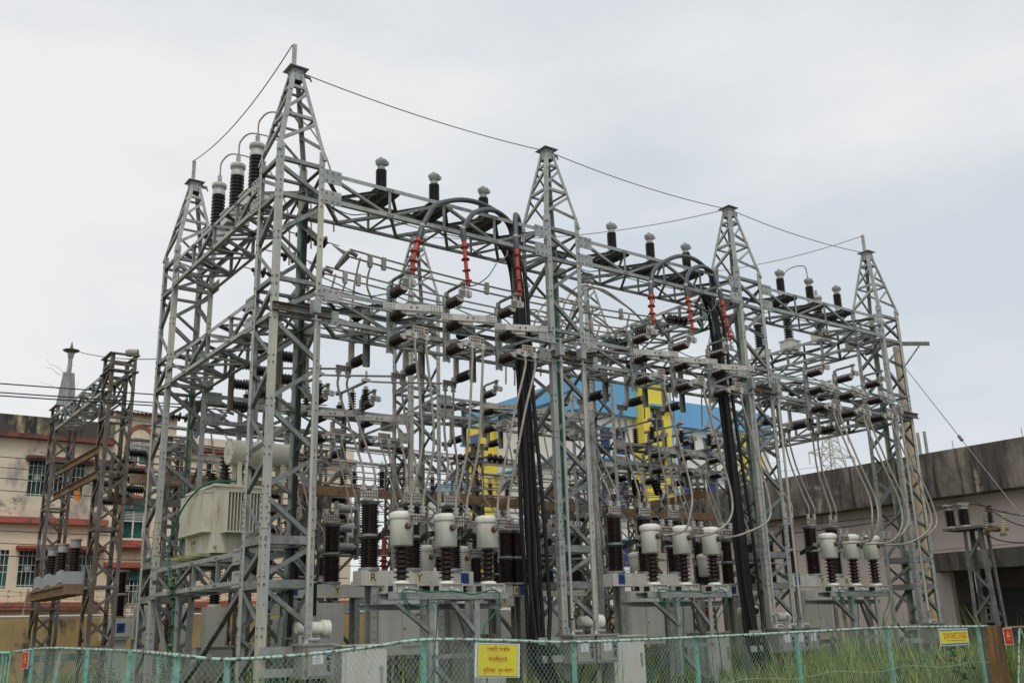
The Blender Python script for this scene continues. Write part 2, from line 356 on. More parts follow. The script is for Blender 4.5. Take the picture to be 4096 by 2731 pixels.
# wires that loop between arresters of far bay
wire('jumper_wire','grey wire looped over between the two left arresters of the far right bay','wire',curve([(16.2,.9,11.2),(16.3,.6,11.75),(17.0,.5,12.0),(17.14,.5,11.66)]),.016,m_wire)
# ------------------------------------------------------------------ voltage transformers on the two cross beams
m_vtcap=mat('pale grey cap',(.42,.42,.395),.45,0,[((.33,.33,.30),5,.45,.7)])
def vt():
    t=bpy.data.objects.new('voltage_transformer',None); COL.objects.link(t)
    mb=MB(); mb.box((0,0,.16),(.52,.46,.30)); mb.box((0,0,.325),(.58,.52,.03)); mb.box((.2,-.245,.2),(.14,.02,.16)); mb.build('tank',m_box,t)
    mb=MB(); mb.lathe([(.17,.34),(.17,.42),(.13,.44)]+sheds(.10,.165,.44,1.22,9)+[(.15,1.23),(.15,1.27)],n=18); mb.build('insulator',m_black,t)
    mb=MB(); mb.lathe([(.155,1.27),(.155,1.36),(.145,1.37),(.145,1.46),(.175,1.47),(.178,1.56),(.15,1.585),(.02,1.60)],n=18); mb.build('grey_cap',m_vtcap,t)
    mb=MB(); mb.box((0,0,1.70),(.07,.07,.22))
    for z in (1.64,1.70,1.76): mb.cyl((-.06,0,z),(.06,0,z),.013,6)
    mb.build('terminal_clamp',m_clamp,t)
    return t
vl=['farthest','middle','nearest']
for k,y in enumerate((4.95,3.71,2.53)):
    place('vt',vt,(.5,y,10.72),0,'white capped voltage transformer, %s of three on the far left cross beam'%vl[k],'voltage transformer','voltage transformers on cross beams')
    wire('jumper_wire','bent aluminium jumper rising from the %s white capped transformer'%vl[k],'wire',curve([(.5,y,12.55),(.52,y-.05,12.9),(.75,y-.3,13.05),(1.4,y-.7,12.7),(1.9,y-.9,11.6),(2.0,y-.9,10.2)]),.02,m_alu,'bent jumpers from white capped transformers')
for k,y in enumerate((5.2,3.9,2.6)):
    place('vt',vt,(TX[3]+.5,y,10.66),0,'white tank voltage transformer, %s of three on the right cross beam'%vl[k],'voltage transformer','voltage transformers on cross beams')
# ------------------------------------------------------------------ insulators and disconnectors
def hins(mb,p,d,L,r0=.060,r1=.112,n=7,mf=0,mi=1):
    d=V(d); p=V(p); mb.lathe([(.07,0),(.07,.07)],p,d,14,mf); mb.lathe(sheds(r0,r1,.07,L-.06,n),p,d,16,mi); mb.lathe([(.065,L-.06),(.065,L)],p,d,14,mf)
def padbolts(mb,c,w,h,nx,nz,o=-1,m=1):
    for i in range(nx):
        for k in range(nz): mb.bolt((c[0]+(i-(nx-1)/2)*w/nx,c[1],c[2]+(k-(nz-1)/2)*h/nz),(0,o,0),.017,.02,m)
def clamp(mb,p,m=0,s=1):
    x,y,z=p; mb.box((x,y,z),(.075,.05,.13)); 
    for q in (-1,1):
        for k in (-.04,.04): mb.lathe([(.022,0),(.022,.03)],(x+q*.035,y,z+k),(q,0,0),8,m)
def disconnector(nc,rot,red=True):
    def f():
        t=bpy.data.objects.new('disconnector',None); COL.objects.link(t)
        mb=MB(); mb.chan((0,-.075,7.07),(0,-.075,8.5),X,Y,.145,.07,.01)
        for z in (7.15,7.56,8.10,8.40): mb.bolt((0,-.075,z),-Y,.02,.02,1); mb.bolt((0,-.0755,z+.07),-Y,.018,.003,2)
        mb.build('bracket_channel',[m_galv,m_bolt,m_ink],t)
        for z in (8.31,7.81,7.29):
            mb=MB(); hins(mb,(0,-.075,z),-Y,.56); mb.build('insulator',[m_pad,m_brown],t)
        # earth switch arm on top
        mb=MB(); mb.cyl((0,-.06,8.5),(0,-.06,8.60),.05,10); mb.box((.02,-.36,8.61),(.07,.62,.02)); mb.box((.02,-.36,8.635),(.03,.5,.03)); mb.box((.04,-.66,8.64),(.09,.10,.05)); mb.build('earth_arm',m_galvd,t)
        mb=MB(); mb.box((.06,-.655,8.42),(.26,.03,.15)); padbolts(mb,(.0,-.67,8.42),.14,.12,3,3); mb.box((.17,-.69,8.40),(.06,.1,.12),0); mb.box((.05,-.63,8.56),(.11,.02,.2),0); mb.build('top_terminal',[m_pad,m_bolt],t)
        c,s=math.cos(rot),math.sin(rot); R3=Matrix.Rotation(rot,3,'Z')
        mb=MB(); ctr=V((.14,-.70,7.88)); mb.box(ctr,(1.18,.045,.135),0,R3); mb.box(ctr-Z*.1+V((0,.05,0)),(.22,.08,.09),0,R3)
        for e in (-1,1):
            for i in range(4):
                for k in (-.03,.03): mb.bolt(ctr+R3@V((e*(.38+.055*i),-.022,k+(.0 if e<0 else .0))),R3@V((0,-1,0)),.014,.008,1)
        for q in (-.03,.09): mb.bolt(ctr+R3@V((q,-.022,0)),R3@V((0,-1,0)),.02,.015,2)
        mb.build('switch_blade',[m_pad,m_bolt,m_rbolt],t)
        mb=MB(); mb.box((.06,-.66,7.34),(.09,.08,.11)); mb.box((.17,-.68,7.37),(.2,.03,.09)); mb.box((.27,-.70,7.44),(.24,.028,.14)); padbolts(mb,(.27,-.715,7.44),.22,.13,4,2)
        if nc==2:
            mb.box((.45,-.70,7.43),(.10,.03,.15)); padbolts(mb,(.45,-.715,7.43),.08,.13,2,2); clamp(mb,(.19,-.72,7.30)); clamp(mb,(.45,-.72,7.30))
        else: clamp(mb,(.34,-.72,7.30))
        mb.build('lower_terminal',[m_pad,m_rbolt],t)
        return t
    return f
for i in range(3):
    for j in range(3):
        place('dis%d'%i,disconnector((2,1,2)[i],(-.35,-.3,.25)[i]),(NODE[i][j],0,0),0,'disconnector with three sideways brown insulators, %s of the %s, facing the fence'%(PH[j],BAY[i]),'disconnector','front disconnectors on the lower beams')
for j in range(3):
    place('dis1',None,(NODE[1][j],RY,-.03),0,'disconnector with three sideways brown insulators on the rear beam, %s one'%PH[j],'disconnector','rear disconnectors facing the fence')
def backdis(nc):
    def f():
        t=bpy.data.objects.new('hanging_disconnector',None); COL.objects.link(t)
        mb=MB(); mb.chan((0,1.075,7.05),(0,1.075,8.4),X,-Y,.14,.07,.01)
        for z in (7.1,7.2,7.4): mb.bolt((0,1.08,z),Y,.02,.02,1)
        mb.build('hanger_channel',[m_galvd,m_bolt],t)
        for z in (8.28,7.80,7.26):
            mb=MB(); hins(mb,(0,1.075,z),Y,.56); mb.build('insulator',[m_pad,m_black],t)
        mb=MB(); mb.box((-.02,1.70,7.75),(.13,.04,.95)); mb.build('switch_blade',m_pad,t)
        mb=MB(); mb.box((-.02,1.72,7.24),(.16,.16,.12)); mb.box((-.16,1.77,7.16),(.36,.03,.13)); padbolts(mb,(-.16,1.755,7.16),.34,.12,5,2)
        for q in ((-.28,-.06) if nc==2 else (-.2,)): clamp(mb,(q,1.77,7.03))
        mb.build('lower_terminal',[m_clamp,m_rbolt],t)
        return t
    return f
for i in range(3):
    for j in range(3):
        place('back%d'%i,backdis((2,1,2)[i]),(NODE[i][j]+.03,0,0),0,'black insulator disconnector hung behind the lower front beam, %s of the %s'%(PH[j],BAY[i]),'disconnector','disconnectors hung behind the lower beams')
for j in range(3):
    place('back1',None,(NODE[1][j],RY,-.03),0,'black insulator disconnector hung behind the rear beam, %s one'%PH[j],'disconnector','disconnectors hung behind the rear beam')
def post3():
    t=bpy.data.objects.new('post_disconnector',None); COL.objects.link(t)
    mb=MB(); mb.chan((0,-.1,.02),(0,1.75,.02),X,Z,.16,.05); mb.box((0,.83,-.02),(.25,.12,.1)); mb.build('base_channel',m_galvd,t)
    for k,(y,h) in enumerate(((0,.58),(.8,.66),(1.55,.46))):
        mb=MB(); mb.lathe([(.08,.07),(.08,.12)],(0,y,0),n=12,m=0); mb.lathe(sheds(.055,.115,.12,h-.04,7),(0,y,0),n=16,m=1); mb.lathe([(.06,h-.04),(.06,h+.05)],(0,y,0),n=12,m=0); mb.build('insulator',[m_pad,m_brown],t)
    mb=MB(); mb.box((0,.85,.76),(.09,1.8,.04)); mb.box((0,1.5,.66),(.07,.07,.18)); mb.build('switch_blade',m_galvd,t)
    mb=MB(); mb.box((0,1.62,.80),(.2,.12,.06)); mb.box((0,.0,.80),(.2,.16,.06)); mb.cyl((-.1,0,.83),(.1,0,.83),.03,8); mb.box((0,-.02,.92),(.05,.04,.26)); mb.build('terminal',[m_clamp],t)
    return t
for i,zb in ((0,7.42),(2,7.40)):
    for j in range(3):
        place('post3',post3,(NODE[i][j]+(-.05 if i else .0),RY-.25,zb),0,'three upright brown post insulators on the rear beam, %s set of the %s'%(PH[j],BAY[i]),'post insulators','upright post disconnectors on rear beams')
# drive rods (operating pipes) linking disconnectors
for i in range(3):
    x0=TX[i]+1.05
    wire('operating_rod','grey operating rod along the front disconnectors of the '+BAY[i],'rod',[(x0,-.16,7.92),(NODE[i][2]+.0,-.16,7.90),(TX[i+1]+.6,-.16,7.86)],.024,m_galv,'operating rods along disconnectors',8)
    wire('operating_rod','lower grey operating rod behind the front disconnectors of the '+BAY[i],'rod',[(x0,-.05,7.42),(TX[i+1]-.1,-.05,7.40)],.018,m_galvd,'operating rods along disconnectors',8)
# ------------------------------------------------------------------ red terminations with black power cables
ARC=[[[(3.25,-.5,10.25),(3.53,-.35,10.49),(4.16,-.15,10.80),(4.77,0,10.93),(5.4,.15,10.90),(5.80,.26,10.68)],[(4.24,-.5,10.32),(4.52,-.35,10.54),(4.94,-.15,10.75),(5.33,0,10.82),(5.72,.15,10.74),(5.95,.26,10.55)],[(5.47,-.43,10.55),(5.65,-.2,10.78),(5.95,.1,10.86),(6.1,.26,10.70)]],
     [[(9.65,-.5,10.10),(10.13,-.35,10.46),(10.96,-.15,10.87),(11.7,0,10.97),(12.3,.15,10.84),(12.58,.26,10.6)],[(10.83,-.5,10.2),(11.23,-.35,10.52),(11.8,-.15,10.74),(12.25,0,10.76),(12.52,.15,10.62),(12.63,.26,10.45)],[(11.95,-.43,10.42),(12.28,-.2,10.72),(12.6,.1,10.80),(12.76,.26,10.62)]]]
for i in range(2):
    xb=TX[i+1]-.62; ends=[]
    for j in range(3):
        nx=NODE[i][j]; t=thing('power_cable','black high voltage cable with red termination, %s of three in the %s'%(PH[j],BAY[i]),'cable',(nx,0,0),0,'power cables with red terminations')
        top=V(((.34,.10,.14)[j] if i==0 else (.20,.12,.04)[j],-.62,(9.45,9.60,9.72)[j] if i==0 else (9.40,9.55,9.68)[j])); bot=V((.15,-.68,8.60)); 
        mb=MB(); pts=curve([bot,bot.lerp(top,.45)+V((-.03 if j else -.05,-.03,0)),top],8); mb.tube(pts,[.042 if 2<k<len(pts)-3 else .050 for k in range(len(pts))],12)
        for q in (.16,.42,.68,.9):
            k=int(q*(len(pts)-1)); d=(pts[k+1]-pts[k]).normalized() if k+1<len(pts) else Z
            mb.lathe([(.045,-.012),(.092,-.010),(.090,.002),(.045,.022)],pts[k],d,18)
        mb.build('termination',m_red,t)
        mb=MB(); mb.cyl(bot-Z*.16+V((.0,0,0)),bot,.022,8); mb.box(bot-Z*.16,(.06,.03,.1)); mb.build('cable_lug',m_clamp,t)
        d=(top-pts[-3]).normalized(); g=top+d*.32
        mb=MB(); mb.tube([top,top+d*.10,top+d*.22,g],[.056,.065,.065,.05],12); mb.tube([g-d*.02,g+d*.03],.06,12,1); mb.build('cable_boot',[m_cableg,m_pad],t)
        yb=.28+.07*j; ex=xb-nx+(-.16,-.04,.10)[j]
        arc=[g]+[V((q[0]-nx,q[1],q[2])) for q in ARC[i][j]]+[V((ex-.02,yb,10.2)),V((ex,yb,9.1))]
        low=[V((ex+.02,yb,6.5)),V((ex+.06*(j-1),yb-.05,4.2)),V((ex-.02+.05*j,yb-.1,2.4)),V((ex+.05*j,yb-.2,1.0)),V((ex+.5+.3*j,yb-.5,.12))]
        mb=MB(); mb.tube(curve(arc,10),.057,12,0); mb.tube(curve(arc[-1:]+low,10),.043,10,1); mb.build('cable_sheath',[m_cableg,m_cable],t)
    for q in range(5):
        x=xb+(-.12,.03,.17,-.04,.10)[q]; y=(.16,.25,.34,.42,.10)[q]
        wire('power_cable','extra black cable in the thick bundle beside %s, strand %s'%(('the second front tower','the third front tower')[i],('left','mid','right','rear','front')[q]),'cable',curve([(x-.45,.35,10.25),(x-.06,y+.06,9.5),(x,y,7),(x+.04*(q-1),y-.1,4),(x-.05+.05*q,y-.15,2.2),(x+.1,y-.35,.8),(x+.8+.2*q,y-.8,.08)]),.044,m_cable,'black cables bundled down the towers',10)
    mb=MB()
    for z in (7.9,5.6,9.3): 
        mb.tube([(xb+.03+.22*math.cos(a),.3+.17*math.sin(a),z+.02*math.sin(3*a)) for a in np.linspace(0,2*PI,17)],.012,6)
    tag(mb.build('cable_ties',m_dark),'black ties binding the cable bundle at '+('the second front tower','the third front tower')[i],'ties')
# ------------------------------------------------------------------ current transformers
def ct():
    t=bpy.data.objects.new('current_transformer',None); COL.objects.link(t)
    mb=MB(); mb.tray((-.25,-.21,0),(.25,.21,.17),.014,.06)
    mb.b2((-.258,-.12,.025),(-.2505,.06,.13),1); mb.lathe([(.033,0),(.033,.04),(.02,.05)],(.0,-.16,.08),-Y,6,0,True)
    for x in (-.21,.21): mb.bolt((x,-.21,.03),-Y,.015,.012,2)
    mb.build('base_box',[m_boxr,m_darkin,m_rbolt],t)
    mb=MB(); mb.lathe([(.16,.172),(.165,.20),(.12,.225),(.10,.23)],n=20); mb.build('base_flange',m_white,t)
    mb=MB(); mb.lathe(sheds(.088,.158,.23,.86,7,.2),n=24); mb.build('insulator',m_brown,t)
    mb=MB(); mb.lathe([(.12,.86),(.13,.875)],n=20); mb.lathe([(.205,.876),(.222,.886),(.225,1.40)],n=32); mb.build('head',m_white,t)
    mb=MB(); mb.lathe([(.245,1.385),(.25,1.40),(.25,1.47),(.235,1.50),(.15,1.535),(.0,1.545)],n=32); mb.build('cap',m_white,t)
    mb=MB()
    for s in (-1,):
        mb.lathe([(.055,0),(.065,.02),(.055,.07)],(0,s*.215,1.235),(0,s,0),14,1); mb.cyl((0,s*.28,1.235),(0,s*.42,1.235),.032,10); mb.box((.02,s*.40,1.27),(.16,.1,.05))
        mb.box((.06,s*.45,1.37),(.26,.025,.15)); padbolts(mb,(.06,s*.465,1.37),.24,.13,4,2,-1,2)
        for x in (-.06,.2): mb.box((x,s*.47,1.38),(.085,.03,.17)); padbolts(mb,(x,s*.49,1.36),.07,.11,2,2,-1,2); clamp(mb,(x,s*.47,1.53))
    mb.build('terminal',[m_clamp,m_ledged,m_rbolt],t); mb=MB()
    mb.lathe([(.055,0),(.065,.02),(.055,.07)],(0,.215,1.235),(0,1,0),14,1); mb.cyl((0,.28,1.235),(0,.40,1.235),.05,10); mb.box((0,.38,1.27),(.12,.14,.09))
    mb.build('terminal',[m_clamp,m_ledged,m_rbolt],t)
    a=math.radians(-52); c=V((.2285*math.cos(a),.2285*math.sin(a),1.08)); 
    mb=MB(); R3=Matrix.Rotation(a+PI/2,3,'Z'); mb.box(c,(.085,.016,.10),0,R3); mb.box(c+V((math.cos(a),math.sin(a),0))*.009,(.066,.004,.08),1,R3); p=mb.build('nameplate',[m_box,m_ink],t)
    text('letter','P₁',.07,m_pad,p,c+V((math.cos(a),math.sin(a),0))*.012,(PI/2,0,a+PI/2))
    return t
CTX=[[2.81,3.82,4.82],[9.40,10.41,11.41],[15.95,16.94,17.86]]
for i in range(3):
    for j in range(3):
        place('ct',ct,(CTX[i][j],.0,2.40),0,'white headed current transformer, %s of three on the stand in the %s'%(PH[j],BAY[i]),'current transformer','current transformers on stands')
for j,(x,y) in enumerate(((5.7,3.9),(6.75,3.95),(12.75,4.1),(15.4,4.0))):
    place('ct',None,(x,y,2.15),0,('white headed current transformer set back behind the left breaker of the near left bay','smaller looking white current transformer showing behind the right one of the near left bay','white current transformer set back behind the right one of the middle bay','white current transformer set back behind the far right stand')[j],'current transformer','current transformers in the back row')
# stand
def stand():
    t=bpy.data.objects.new('transformer_stand',None); COL.objects.link(t)
    for y,f in ((-.20,-1),(.20,1)):
        mb=MB(); mb.chan((-1.4,y,2.335),(1.35,y,2.335),Z,V((0,-f,0)),.12,.06,.01); mb.build('top_rail',m_galv,t)
    for x in (-.5,.66):
        for y in (-.18,.18):
            mb=MB(); mb.angle((x,y,0),(x,y,2.275),X if x<0 else -X,Y if y<0 else -Y,.12,.012); mb.build('leg',m_galv,t)
    mb=MB(); mb.brace((-1.2,-.19,2.2),(-.42,-.19,1.65),Y,.08); mb.brace((.05,-.17,2.2),(.62,-.17,1.6),Y,.08); mb.brace((.3,.17,2.2),(.62,.17,1.4),-Y,.08); mb.brace((-.45,-.185,1.22),(.62,-.185,1.22),Y,.08); mb.brace((-.45,-.17,1.1),(.6,-.17,.2),Y,.08)
    mb.build('bracing',m_galvd,t)
    mb=MB(); mb.chan((-1.7,.42,2.15),(1.6,.42,2.15),Z,-Y,.11,.06); mb.build('cross_beam',m_galvd,t)
    return t
for i in range(3):
    place('stand',stand,(CTX[i][1]-.0,0,0),0,'steel stand under three white headed transformers in the '+BAY[i],'stand','transformer stands')
    x=CTX[i][1]
    wire('earth_wire','green earth wire looped along the bases of the three transformers, '+BAY[i],'earth wire',curve([(x-.95,-.24,2.06),(x-1.12,-.25,2.3),(x-1.08,-.26,2.45),(x-.6,-.27,2.41),(x,-.27,2.42),(x+.45,-.27,2.36),(x+.93,-.27,2.44),(x+1.1,-.25,2.3),(x+.98,-.23,2.0),(x+.72,-.23,1.7),(x+.76,-.22,1.1),(x+.8,-.2,.1)]),.015,m_green,'green earth wires')
    wire('earth_wire','green earth wire drooping below the transformer stand of the '+BAY[i],'earth wire',curve([(x-1.1,-.26,2.40),(x-1.0,-.26,2.2),(x-.7,-.25,2.15),(x-.4,-.25,2.2),(x-.36,-.22,1.8),(x-.42,-.22,1.2),(x-.45,-.22,.1)]),.015,m_green,'green earth wires')
    wire('down_pipe','white pipe standing under the transformer stand of the '+BAY[i],'pipe',[(x-.22,.1,0),(x-.22,.1,2.26)],.075 if i==0 else .05,m_pvc,'white pipes under stands',14)
# ------------------------------------------------------------------ circuit breakers
def breaker(letters,gap=1.0):
    def f():
        t=bpy.data.objects.new('circuit_breaker',None); COL.objects.link(t)
        mb=MB(); mb.b2((-1.27,-.18,2.62),(1.42,.18,2.895)); mb.b2((-1.275,-.19,2.60),(1.425,.19,2.6195)); mb.box((-1.272,0,2.76),(.01,.05,.035),2)
        for x in (-.62,-.2,.35,.9,1.2):
            for z in (2.67,2.85): mb.bolt((x,-.18,z),-Y,.013,.006,1)
        for x in (-.45,.5,.95): mb.box((x,-.1,2.93),(.07,.02,.07))
        bx=mb.build('pole_box',[m_boxr,m_bolt,m_box],t)
        for k,ch in enumerate(letters):
            if not ch: continue
            x=(-1,.08,1.2)[k]
            q=MB(); q.box((x,-.184,2.755),(.21,.006,.22)); tl=q.build('letter_tile',m_bluet if ch=='B' else m_cream,t)
            text('letter',ch,.22,m_ink,tl,(x,-.189,2.75))
        for k in range(3):
            x=(k-1)*gap; mb=MB()
            mb.lathe([(.22,2.896),(.22,2.95),(.19,2.96)],(x,0,0),n=20,m=1)
            mb.lathe(sheds(.165,.215,2.96,3.53,11,.25),(x,0,0),n=24,m=0); mb.lathe([(.18,3.53),(.18,3.56),(.25,3.565),(.25,3.585),(.18,3.59),(.18,3.63)],(x,0,0),n=16,m=1)
            mb.lathe(sheds(.155,.198,3.63,4.22,12,.25),(x,0,0),n=24,m=0); mb.lathe([(.17,4.22),(.19,4.235),(.19,4.27)],(x,0,0),n=18,m=1); mb.box((x,0,4.285),(.44,.40,.022),1)
            p=mb.build('pole',[m_brown,m_galvd],t)
            mb=MB(); mb.box((x-.12,-.2,4.40),(.38,.028,.16)); padbolts(mb,(x-.12,-.215,4.40),.36,.13,6,2); mb.box((x-.12,-.1,4.31),(.2,.22,.025)); clamp(mb,(x-.26,-.21,4.55)); clamp(mb,(x+.0,-.21,4.55)); mb.build('terminal',[m_pad,m_rbolt],p); mb=MB(); mb.box((x+.25,-.12,3.575),(.3,.14,.02)); mb.build('terminal',m_pad,p)
        for x in (-.95,.62):
            for y in (-.15,.15):
                mb=MB(); mb.chan((x,y,0),(x,y,2.6),X,V((0,-1 if y>0 else 1,0)),.13,.06)
                for z in np.arange(.3,2.5,.14): mb.bolt((x,y-.001 if y<0 else y+.001,z),(0,-1 if y<0 else 1,0),.014,.003,1)
                mb.build('leg',[m_galv,m_ink],t)
        mb=MB(); mb.b2((-.86,-.30,1.25),(.20,.24,2.48)); c=mb.build('control_cabinet',m_box,t)
        mb=MB(); mb.b2((-.40,-.335,1.42),(.10,-.302,2.26)); mb.lathe([(.015,0),(.015,.02)],(-.36,-.335,1.75),-Y,8,1); d=mb.build('door',[m_box,m_ink],t)
        mb=MB(); mb.brace((-.9,-.16,1.12),(.6,-.16,1.12),Y,.12); mb.brace((-.9,-.13,1.0),(.55,-.13,.15),Y,.09); mb.brace((.6,-.12,1.0),(-.85,-.12,.15),Y,.09); mb.build('bracing',m_galvd,t)
        return t
    return f
for i,l in enumerate((('R','Y','B'),('B','',''),('B','Y','R'))):
    o=place('cb%d'%i,breaker(l),(BC[i]+(0,.02,-.05)[i],1.40,0),0,'circuit breaker with three tall brown poles, '+BAY[i]+(', white box lettered R Y B',', white box lettered B',', white box lettered B Y R')[i],'circuit breaker','front circuit breakers')
    if i==0:
        d=[c for c in o.children if c.name.startswith('door')][0]
        text('letter','চাচুরিয়া',.10,m_shut,d,(-.02,-.338,2.18)); text('letter','চারিগ্রাম',.09,m_shut,d,(-.03,-.338,2.0))
    for j in range(3):
        for q in range(3):
            x=CTX[i][j]; bx=BC[i]+(j-1)
            wire('link_cable','short drooping black cable linking the %s breaker pole and white transformer, %s'%(PH[j],BAY[i]),'cable',curve([(x+.02*q-.02,.42,3.63-.03*q),(x-.1,.62,3.60-.05*q),(x-.05,.9,3.50-.03*q),(bx+.1,1.1,3.52),(bx+.22,1.22,3.57)],6),.02,m_dark,'short black link cables')
# back row breakers
def backbreaker(letters):
    return breaker(letters)
place('cbB',breaker(('B','Y','R')),(7.55,4.6,-.1),0,'back row circuit breaker showing a blue B beside the black cables','circuit breaker','back row circuit breakers')
place('cbYR',breaker(('B','Y','R')),(4.9,9.4,-.35),0,'distant circuit breaker with letters Y and R, in front of the ochre wall','circuit breaker','back row circuit breakers')
place('cbB',None,(14.6,4.4,-.1),0,'circuit breaker in the back row behind the third front tower','circuit breaker','back row circuit breakers')
place('cbYR',None,(11.8,9.6,-.2),0,'distant circuit breaker behind the middle bay, near the rusty beam','circuit breaker','back row circuit breakers')
# ------------------------------------------------------------------ flexible conductors
for i in range(3):
    for j in range(3):
        x=NODE[i][j]; c=CTX[i][j]
        for q in range(2 if i!=1 else 1):
            sd=('left strand','right strand')[q] if i!=1 else 'single strand'
            lb='pale conductor from the front %s disconnector to its white transformer, %s, %s'%(PH[j],sd,BAY[i])
            if i==0:
                a=V((x+.19+.26*q,-.72,7.24)); e=V((c-.06+.26*q,-.47,3.98)); bow=(.18,.10,-.06)[j]
                pts=curve([a,a-Z*.25,a.lerp(e,.35)+V((bow*.6,-.05,0)),a.lerp(e,.65)+V((bow,-.05,0)),e+Z*.25+V((.03,0,0)),e])
            elif i==1:
                a=V((x+.34,-.72,7.24)); e=V((c,-.45,3.63)); pts=curve([a,a-Z*.3,V((x+.68,-.75,5.6)),V((x+.82,-.85,4.6)),V((x+.65,-.9,4.05)),V((c+.3,-.8,3.72)),e])
            else:
                a=V((x+.19+.26*q,-.72,7.24)); e=V((c-.02+.06*q,-.45,3.63)); o=.25*q
                pts=curve([a,a-Z*.3,V((x+.45+o,-.95,5.7)),V((x+.72+o,-1.1,4.75)),V((x+.60+o,-1.15,4.1)),V((c+.45,-.95,3.68)),e])
            wire('conductor',lb,'conductor',pts,.026,m_alu,'front dropper conductors',8)
        for q in range(2):
            a=V((x-.25+.22*q,1.77,6.97)); e=V((BC[i]+(j-1)-.26+.26*q,1.19,4.62))
            wire('conductor','pale conductor from behind the beam to the %s breaker pole, %s, %s'%(PH[j],('left strand','right strand')[q],BAY[i]),'conductor',curve([a,a-Z*.25,a.lerp(e,.4)+V((.04,.12,0)),a.lerp(e,.75)+V((.10,.08,0)),e+Z*.2,e]),.026,m_alu,'rear dropper conductors',8)
for j in range(3):
    x=NODE[1][j]
    wire('conductor','thin pale conductor dropping from the rear beam, %s one'%PH[j],'conductor',curve([(x+.3,RY-.72,7.2),(x+.5,RY-.8,6.0),(x+.75,RY-1,4.6),(x+.7,RY-1.2,3.9)]),.022,m_alu,'rear beam droppers',8)
# ------------------------------------------------------------------ mechanism boxes, drive pipes, white cylinders
def mech():
    t=bpy.data.objects.new('mechanism_box',None); COL.objects.link(t)
    mb=MB(); mb.b2((-.29,-.18,.96),(.29,.18,1.50)); mb.b2((-.33,-.22,1.50),(.33,.22,1.535)); mb.build('cabinet',m_ss,t)
    mb=MB(); mb.b2((-.21,-.205,1.0),(.26,-.181,1.46)); 
    for z in (1.08,1.38): mb.box((-.235,-.19,z),(.03,.03,.06),1)
    d=mb.build('door',[m_ss,m_bolt],t)
    mb=MB(); mb.box((-.02,-.207,1.30),(.20,.004,.21)); mb.build('label_plate',m_signw,d)
    mb=MB()
    for k in range(7): mb.box((-.02-.02*(k%2),-.2095,1.37-.025*k),(.13-.03*(k%3),.002,.006))
    mb.box((-.09,-.2095,1.385),(.025,.002,.025)); mb.build('print',m_shut,d)
    text('letter','S8S',.062,m_bluet,d,(.185,-.208,1.42)); mb=MB(); mb.box((.185,-.207,1.352),(.10,.003,.06)); p=mb.build('blue_sticker',m_bluet,d); text('letter','PSE',.05,m_signw,d,(.185,-.2095,1.36))
    text('letter','OPEN',.04,m_bluet,d,(.175,-.208,1.20)); text('letter','OPEN',.035,m_bluet,d,(.175,-.208,1.085))
    mb=MB(); mb.box((.175,-.225,1.28),(.065,.04,.03),0,Matrix.Rotation(.5,3,'Y')); mb.box((.175,-.225,1.14),(.03,.04,.07)); mb.build('knob',m_ink,d)
    mb=MB(); mb.lathe([(.07,1.536),(.07,1.55),(.035,1.56),(.035,1.64)],(-.15,0,0),n=12); mb.box((-.15,0,1.70),(.06,.07,.16)); mb.cyl((-.15,0,1.60),(.1,0,1.60),.035,10); mb.box((-.15,0,1.80),(.09,.06,.05)); mb.box((-.28,-.02,1.60),(.05,.03,.14)); mb.build('shaft_coupling',m_galv,t)
    mb=MB(); mb.b2((-.9,.19,1.36),(.28,.22,1.50)); mb.b2((-.9,.19,1.0),(.28,.22,1.14)); mb.build('mount_rail',m_galv,t)
    for x in (-.1,.12):
        mb=MB(); mb.tube(curve([(x,0,.96),(x-.1,.05,.6),(x+.1,.1,.1)],6),.02,6); mb.build('cable_tail',m_dark,t)
    return t
def pipe():
    t=bpy.data.objects.new('drive_pipe',None); COL.objects.link(t)
    mb=MB(); mb.cyl((0,0,1.86),(0,0,7.25),.034,10); mb.build('pipe',m_leg,t)
    mb=MB()
    for z in (1.95,2.08,2.18): mb.box((.03,0,z),(.15,.02,.012)); mb.cyl((.1,-.02,z),(.1,.06,z),.01,6); mb.build('clamp',m_galv,t); mb=MB()
    mb.box((0,0,7.32),(.06,.07,.14)); mb.box((0,0,7.42),(.18,.06,.03)); mb.cyl((0,0,7.4),(0,0,7.55),.03,8); mb.box((0,0,7.66),(.14,.13,.22)); mb.box((-.08,0,7.66),(.02,.18,.26)); mb.cyl((0,0,7.77),(0,0,7.93),.03,8); mb.box((.03,-.0,7.93),(.26,.05,.03)); mb.build('bearing',m_galv,t)
    return t
MX=[(.9,),(6.85,7.48),(13.25,13.75,14.25),(19.85,)]
ML=[('standing before the nearest tower',),('left of two before the second front tower','right of two before the second front tower'),('left of three before the third front tower','middle of three before the third front tower','right of three before the third front tower'),('standing before the rightmost tower',)]
for i in range(4):
    for k,x in enumerate(MX[i]):
        place('mech',mech,(x,-.32,0),0,'grey steel mechanism box with labels and knobs, '+ML[i][k],'mechanism box','mechanism boxes at tower feet')
        if not (i==2 and k==1): place('pipe',pipe,(x-.15,-.32,0),0,'thin vertical drive pipe above the mechanism box, '+ML[i][k],'drive pipe','vertical drive pipes')
    mb=MB(); mb.chan((TX[i]-.02,-.035,7.66),(TX[i]+1.2,-.035,7.66),Z,-Y,.16,.07,.01); mb.bolt((TX[i]+.05,-.11,7.66),-Y,.02,.02,1)
    tag(mb.build('bearing_channel',[m_old,m_bolt]),'stained steel channel across the %s front tower holding drive bearings'%(('first','second','third','fourth')[i]),'channel','bearing channels on front towers')
